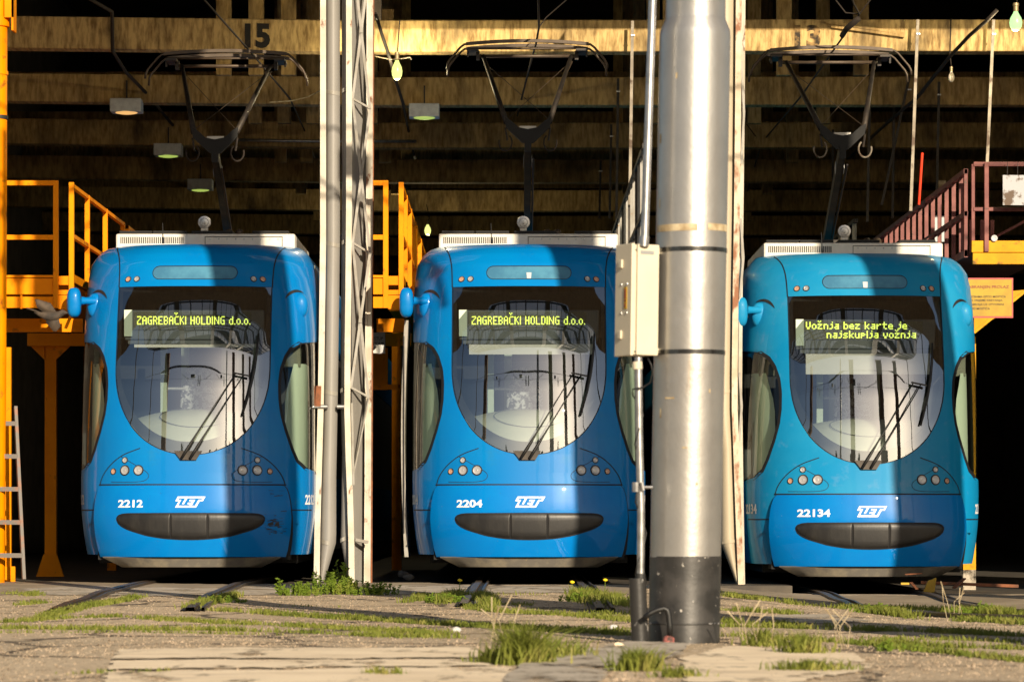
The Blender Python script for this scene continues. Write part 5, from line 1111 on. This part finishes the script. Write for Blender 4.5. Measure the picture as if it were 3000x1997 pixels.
for px, py, n_, lb in ((2215,1892,6,'dry straw stalks right of the mast foot'),(2440,1900,5,'dry straw stalks on the slab at lower right'),(1480,1880,5,'dry straw stalks behind the big foreground tuft'),(2800,1800,5,'dry straw stalks by the far right rail')):
    x0_, y0__ = G(px, py); mb = MB()
    for k in range(n_):
        a = Vector((random.uniform(-.08,.08), random.uniform(-.1,.1), 0)); mb.tube([a, a+Vector((random.uniform(-.03,.03),0,.11)), a+Vector((random.uniform(-.09,.09),0,random.uniform(.17,.25)))], [.002,.002,.0035], 4)
    tag(mb.build('dry_stalks', MT['tan'], loc=(x0_, y0__, float(gz(x0_, y0__)))), lb, 'dry stalks', 'dry stalks in the yard')
for px, py in ((1343,1738),(1769,1738),(1672,1746)):
    x0_, y0__ = G(px, py+8); z_ = float(gz(x0_, y0__)); d = thing('dandelion', {1343:'yellow dandelion left of the bent rail end',1769:'yellow dandelion right of the middle track',1672:'small dandelion at the left side of the right middle rail'}[px], 'flower', (x0_, y0__, z_), 'dandelions by the middle track')
    MB().tube([(0,0,0),(.01,0,.08),(.012,0,.13)], .003, 5).build('stem', MT['weed'], d); MB().lathe([(1e-6,-.008),(.015,-.004),(.021,.004),(.012,.010),(1e-6,.012)], (.012,0,.135), (.1,-.5,1), 12).build('flower_head', MT['dandelion'], d, smooth=True)
def stone(px, py, s, m, nm, lb, cat):
    x0_, y0__ = G(px, py); mb = MB(); R = []
    for i in range(6):
        u = -1.57+3.1416*i/5; R.append([Vector((s*math.cos(u)*math.cos(6.2832*j/8)*random.uniform(.8,1.2), s*.7*math.cos(u)*math.sin(6.2832*j/8), s*.6*math.sin(u)*random.uniform(.8,1.1)+s*.4)) for j in range(8)]); R[-1].append(R[-1][0])
    mb.grid(R); tag(mb.build(nm, m, loc=(x0_, y0__, float(gz(x0_, y0__)))), lb, cat)
stone(1812, 1898, .03, MT['slab'], 'pebble', 'pale pebble on the cement left of the black sleeve', 'stone')
stone(1338, 1854, .028, MT['paper'], 'litter', 'white scrap of litter in the grass before the middle track', 'litter')
stone(1798, 1838, .028, MT['paper'], 'litter', 'white scrap of litter left of the black sleeve', 'litter')
stone(1179, 1688, .07, MT['debris'], 'crumpled_paper', 'crumpled grey paper in the dark left of tram 2204', 'litter')
stone(1198, 1696, .06, MT['debris'], 'rubble', 'small concrete lump at the threshold left of the middle track', 'stone')
# chocks at the right tram
o = P(2700, 1745, 33.6); o.z = -.094; ck = thing('wheel_stop', 'rusty steel wheel stop with yellow wedge under the right end of tram 22134', 'stop', o)
MB().bar((-.16,.0,.20),(.0,-.05,.21),.03,.012).bar((.0,.05,.12),(.95,.05,.085),.035,.03).bar((-.1,.02,.12),(-.06,-.12,.06),.03,.01).bar((.42,.02,.16),(.30,-.12,.07),.04,.012).build('frame', MT['rust'], ck)
MB().prism([(0,-.12,.02),(.11,-.12,.02),(.13,-.12,.17),(.05,-.12,.14)], (0,.06,0)).build('wedge', MT['signyellow'], ck)
MB().box(-.2,-.12,0,.05,.1,.12).build('plate', MT['signyellow'], ck)
# bird in flight
o = P(150, 925, 24.0); bd = MB()
def ell(c, d, L, r, mb_, n=12):
    d = Vector(d).normalized(); mb_.lathe([(1e-6,-L)]+[(r*math.sin(math.pi*(k+1)/10)*(1.1-.2*k/8), -L+2*L*(k+1)/10) for k in range(9)]+[(1e-6,L)], c, d, n)
pts = [(-.115,.02,.03),(-.08,.01,.012),(-.04,0,0),(.0,0,-.006),(.04,0,.0),(.065,0,.014),(.085,0,.024),(.10,-.01,.022),(.118,-.012,.018)]
bd.tube(pts, [.012,.016,.028,.034,.03,.022,.021,.012,.002], 12)
bd.prism([(-.10,.0,.03),(-.17,-.01,.052),(-.175,.02,.045),(-.165,.045,.046),(-.10,.03,.026)], (0,0,.006))
for s, tip in ((1, Vector((-.12,.05,.115))), (-1, Vector((.02,-.03,-.11)))):
    a = Vector((.045,0,.012)); b = Vector((-.035,0,.008)); m1 = a.lerp(tip, .55)+Vector((.035,0,.02*s)); m2 = b.lerp(tip, .5)+Vector((-.025,0,0))
    bd.prism([a, m1, tip+Vector((.02,0,0)), tip, m2, b], (0,.008,.004))
bird = tag(bd.build('bird', MT['bird'], loc=o, smooth=True), 'small brown bird flying in front of the left yellow platform', 'bird')
# ------------------------------------------------------------------ out of frame: hall roof, wires, trees, and piers added for shade and reflections
for k, (xc, lb) in enumerate(((-2.40, 'nearest'), (1.06, 'middle'), (4.20, 'far'))):  # added piers that cast the shadow bands on the tram fronts
    yy = -16.5; px_ = xc-SLOPE*yy
    pr = thing('added_pier', 'added shadow pier off the right side of the picture, %s of three' % lb, 'pier', (px_, yy, 0), 'brick piers along the yard')
    MB().box(-.37,.37,-.16,.16,-.1,14).build('shaft', MT['brick'], pr); MB().box(-.42,.42,-.2,.2,-.1,.3).build('plinth', MT['cement'], pr); MB().box(-.42,.42,-.2,.2,14,14.2).build('cap', MT['cement'], pr)
cn = thing('glazed_canopy', 'high glazed roof of the hall across the yard', 'canopy', (0, -16, 0))
zc_ = lambda y: 13.4+.385*(-10-y)+.5-.5*math.cos((y+16)*.45)
glm = bpy.data.materials.new('canopy_panes'); glm.use_nodes = True; nt = glm.node_tree; bs = nt.nodes['Principled BSDF']; bs.inputs['Base Color'].default_value = (.75,.78,.8,1); bs.inputs['Roughness'].default_value = .6
tr = nt.nodes.new('ShaderNodeBsdfTranslucent'); tr.inputs[0].default_value = (.8,.83,.86,1); mx = nt.nodes.new('ShaderNodeMixShader'); mx.inputs[0].default_value = .7
nt.links.new(bs.outputs[0], mx.inputs[1]); nt.links.new(tr.outputs[0], mx.inputs[2]); nt.links.new(mx.outputs[0], nt.nodes['Material Output'].inputs[0])
yq = [-22+1.2*k for k in range(11)]
MB().grid([[Vector((x, y+16, zc_(y)+.5)) for y in yq] for x in (-16, 17)]).build('panes', glm, cn)
MB().box(-34, 35, 6.0, 10.5, 13.95, 14.05).build('added_dark_roof', MT['wallgrey'], cn)  # unseen roof added so the windscreen tops reflect dark
for k in range(34): MB().grid([[Vector((-16+k*1.0-d, y+16, zc_(y)+.46)) for y in yq] for d in (.05, -.05)]).build('glazing_bar', MT['under'], cn)
for y in yq: MB().box(-16, 17, y+16-.06, y+16+.06, zc_(y)+.34, zc_(y)+.44).build('purlin', MT['under'], cn)
for x in (-11, -6.5, -2.2, 2.4, 6.8, 11.5): MB().grid([[Vector((x+d, y+16, zc_(y)+.3)) for y in yq] for d in (-.35, .35)]).build('rafter', MT['under'], cn)
for x in (-15.8, 16.8):
    for y in (-5.3, 5.2): MB().box(x-.1, x+.1, y-.1, y+.1, -.1, zc_(y-16)+.3).build('post', MT['under'], cn)
for k, x in enumerate((-8.9,)):
    pr = thing('added_pier', 'brick pier off the left side of the picture', 'pier', (x, -16.8, 0), 'brick piers along the yard')
    MB().box(-.5,.5,-.25,.25,-.1,14).build('shaft', MT['brick'], pr); MB().box(-.65,.65,-.35,.35,-.1,.3).build('plinth', MT['cement'], pr)
# overhead wires and trees across the yard, seen only as reflections
for k, (z0_, lb) in enumerate(((10.6,'upper'),(9.9,'lower'))):
    q = [(-14,-14,z0_+.5),(-5,-14,z0_+.1),(0,-14,z0_),(6,-14,z0_+.1),(15,-14,z0_+.5)]; tag(MB().tube([Vector(p)-Vector(q[0]) for p in q], .016, 6).build('span_wire', MT['black'], loc=q[0]), lb+' span wire crossing high over the yard', 'wire')
for x, lb in ((-4.0,'left'),(.1,'middle'),(4.3,'right')):
    b_ = thing('wire_hanger', 'double insulator and small box on the span wires over the %s track' % lb, 'insulator', (x, -14.1, 9.2)); MB().box(-.75,-.42,-.05,.05,1.0,1.3).build('box', MT['black'], b_)
    for dx in (-.1, .1): MB().lathe([(.03,-.9),(.03,-.5),(.075,-.45),(.03,-.3),(.03,0),(.075,.05),(.03,.2),(.03,.9)], (dx,0,.3), (0,0,1), 8).build('insulator_rod', MT['black'], b_)
    MB().tube([(-1.6,0,1.35),(-.9,0,.9),(-.1,0,.5)], .02, 6).build('bridle', MT['black'], b_); MB().tube([(1.6,0,1.35),(.9,0,.9),(.1,0,.5)], .02, 6).build('bridle', MT['black'], b_)
mb = MB()
for _ in range(9000):
    x = random.uniform(-60, 60); top = 14+2.2*math.sin(x*.31)+1.3*math.sin(x*.83+1)+1.2*math.sin(x*1.9); z = random.uniform(0, 1)**.7*top; y = -95+random.uniform(-4, 4); s = random.uniform(.5, 1.3)
    d = Vector((random.gauss(0,1), random.gauss(0,1), random.gauss(0,1))).normalized(); e = d.orthogonal().normalized()*s; f_ = d.cross(e)
    c = Vector((x, y, z)); mb.add([c+e, c+f_, c-e, c-f_], [(0,1,2,3)])
struct(mb.build('far_wood', MT['leafdark']), 'stuff')
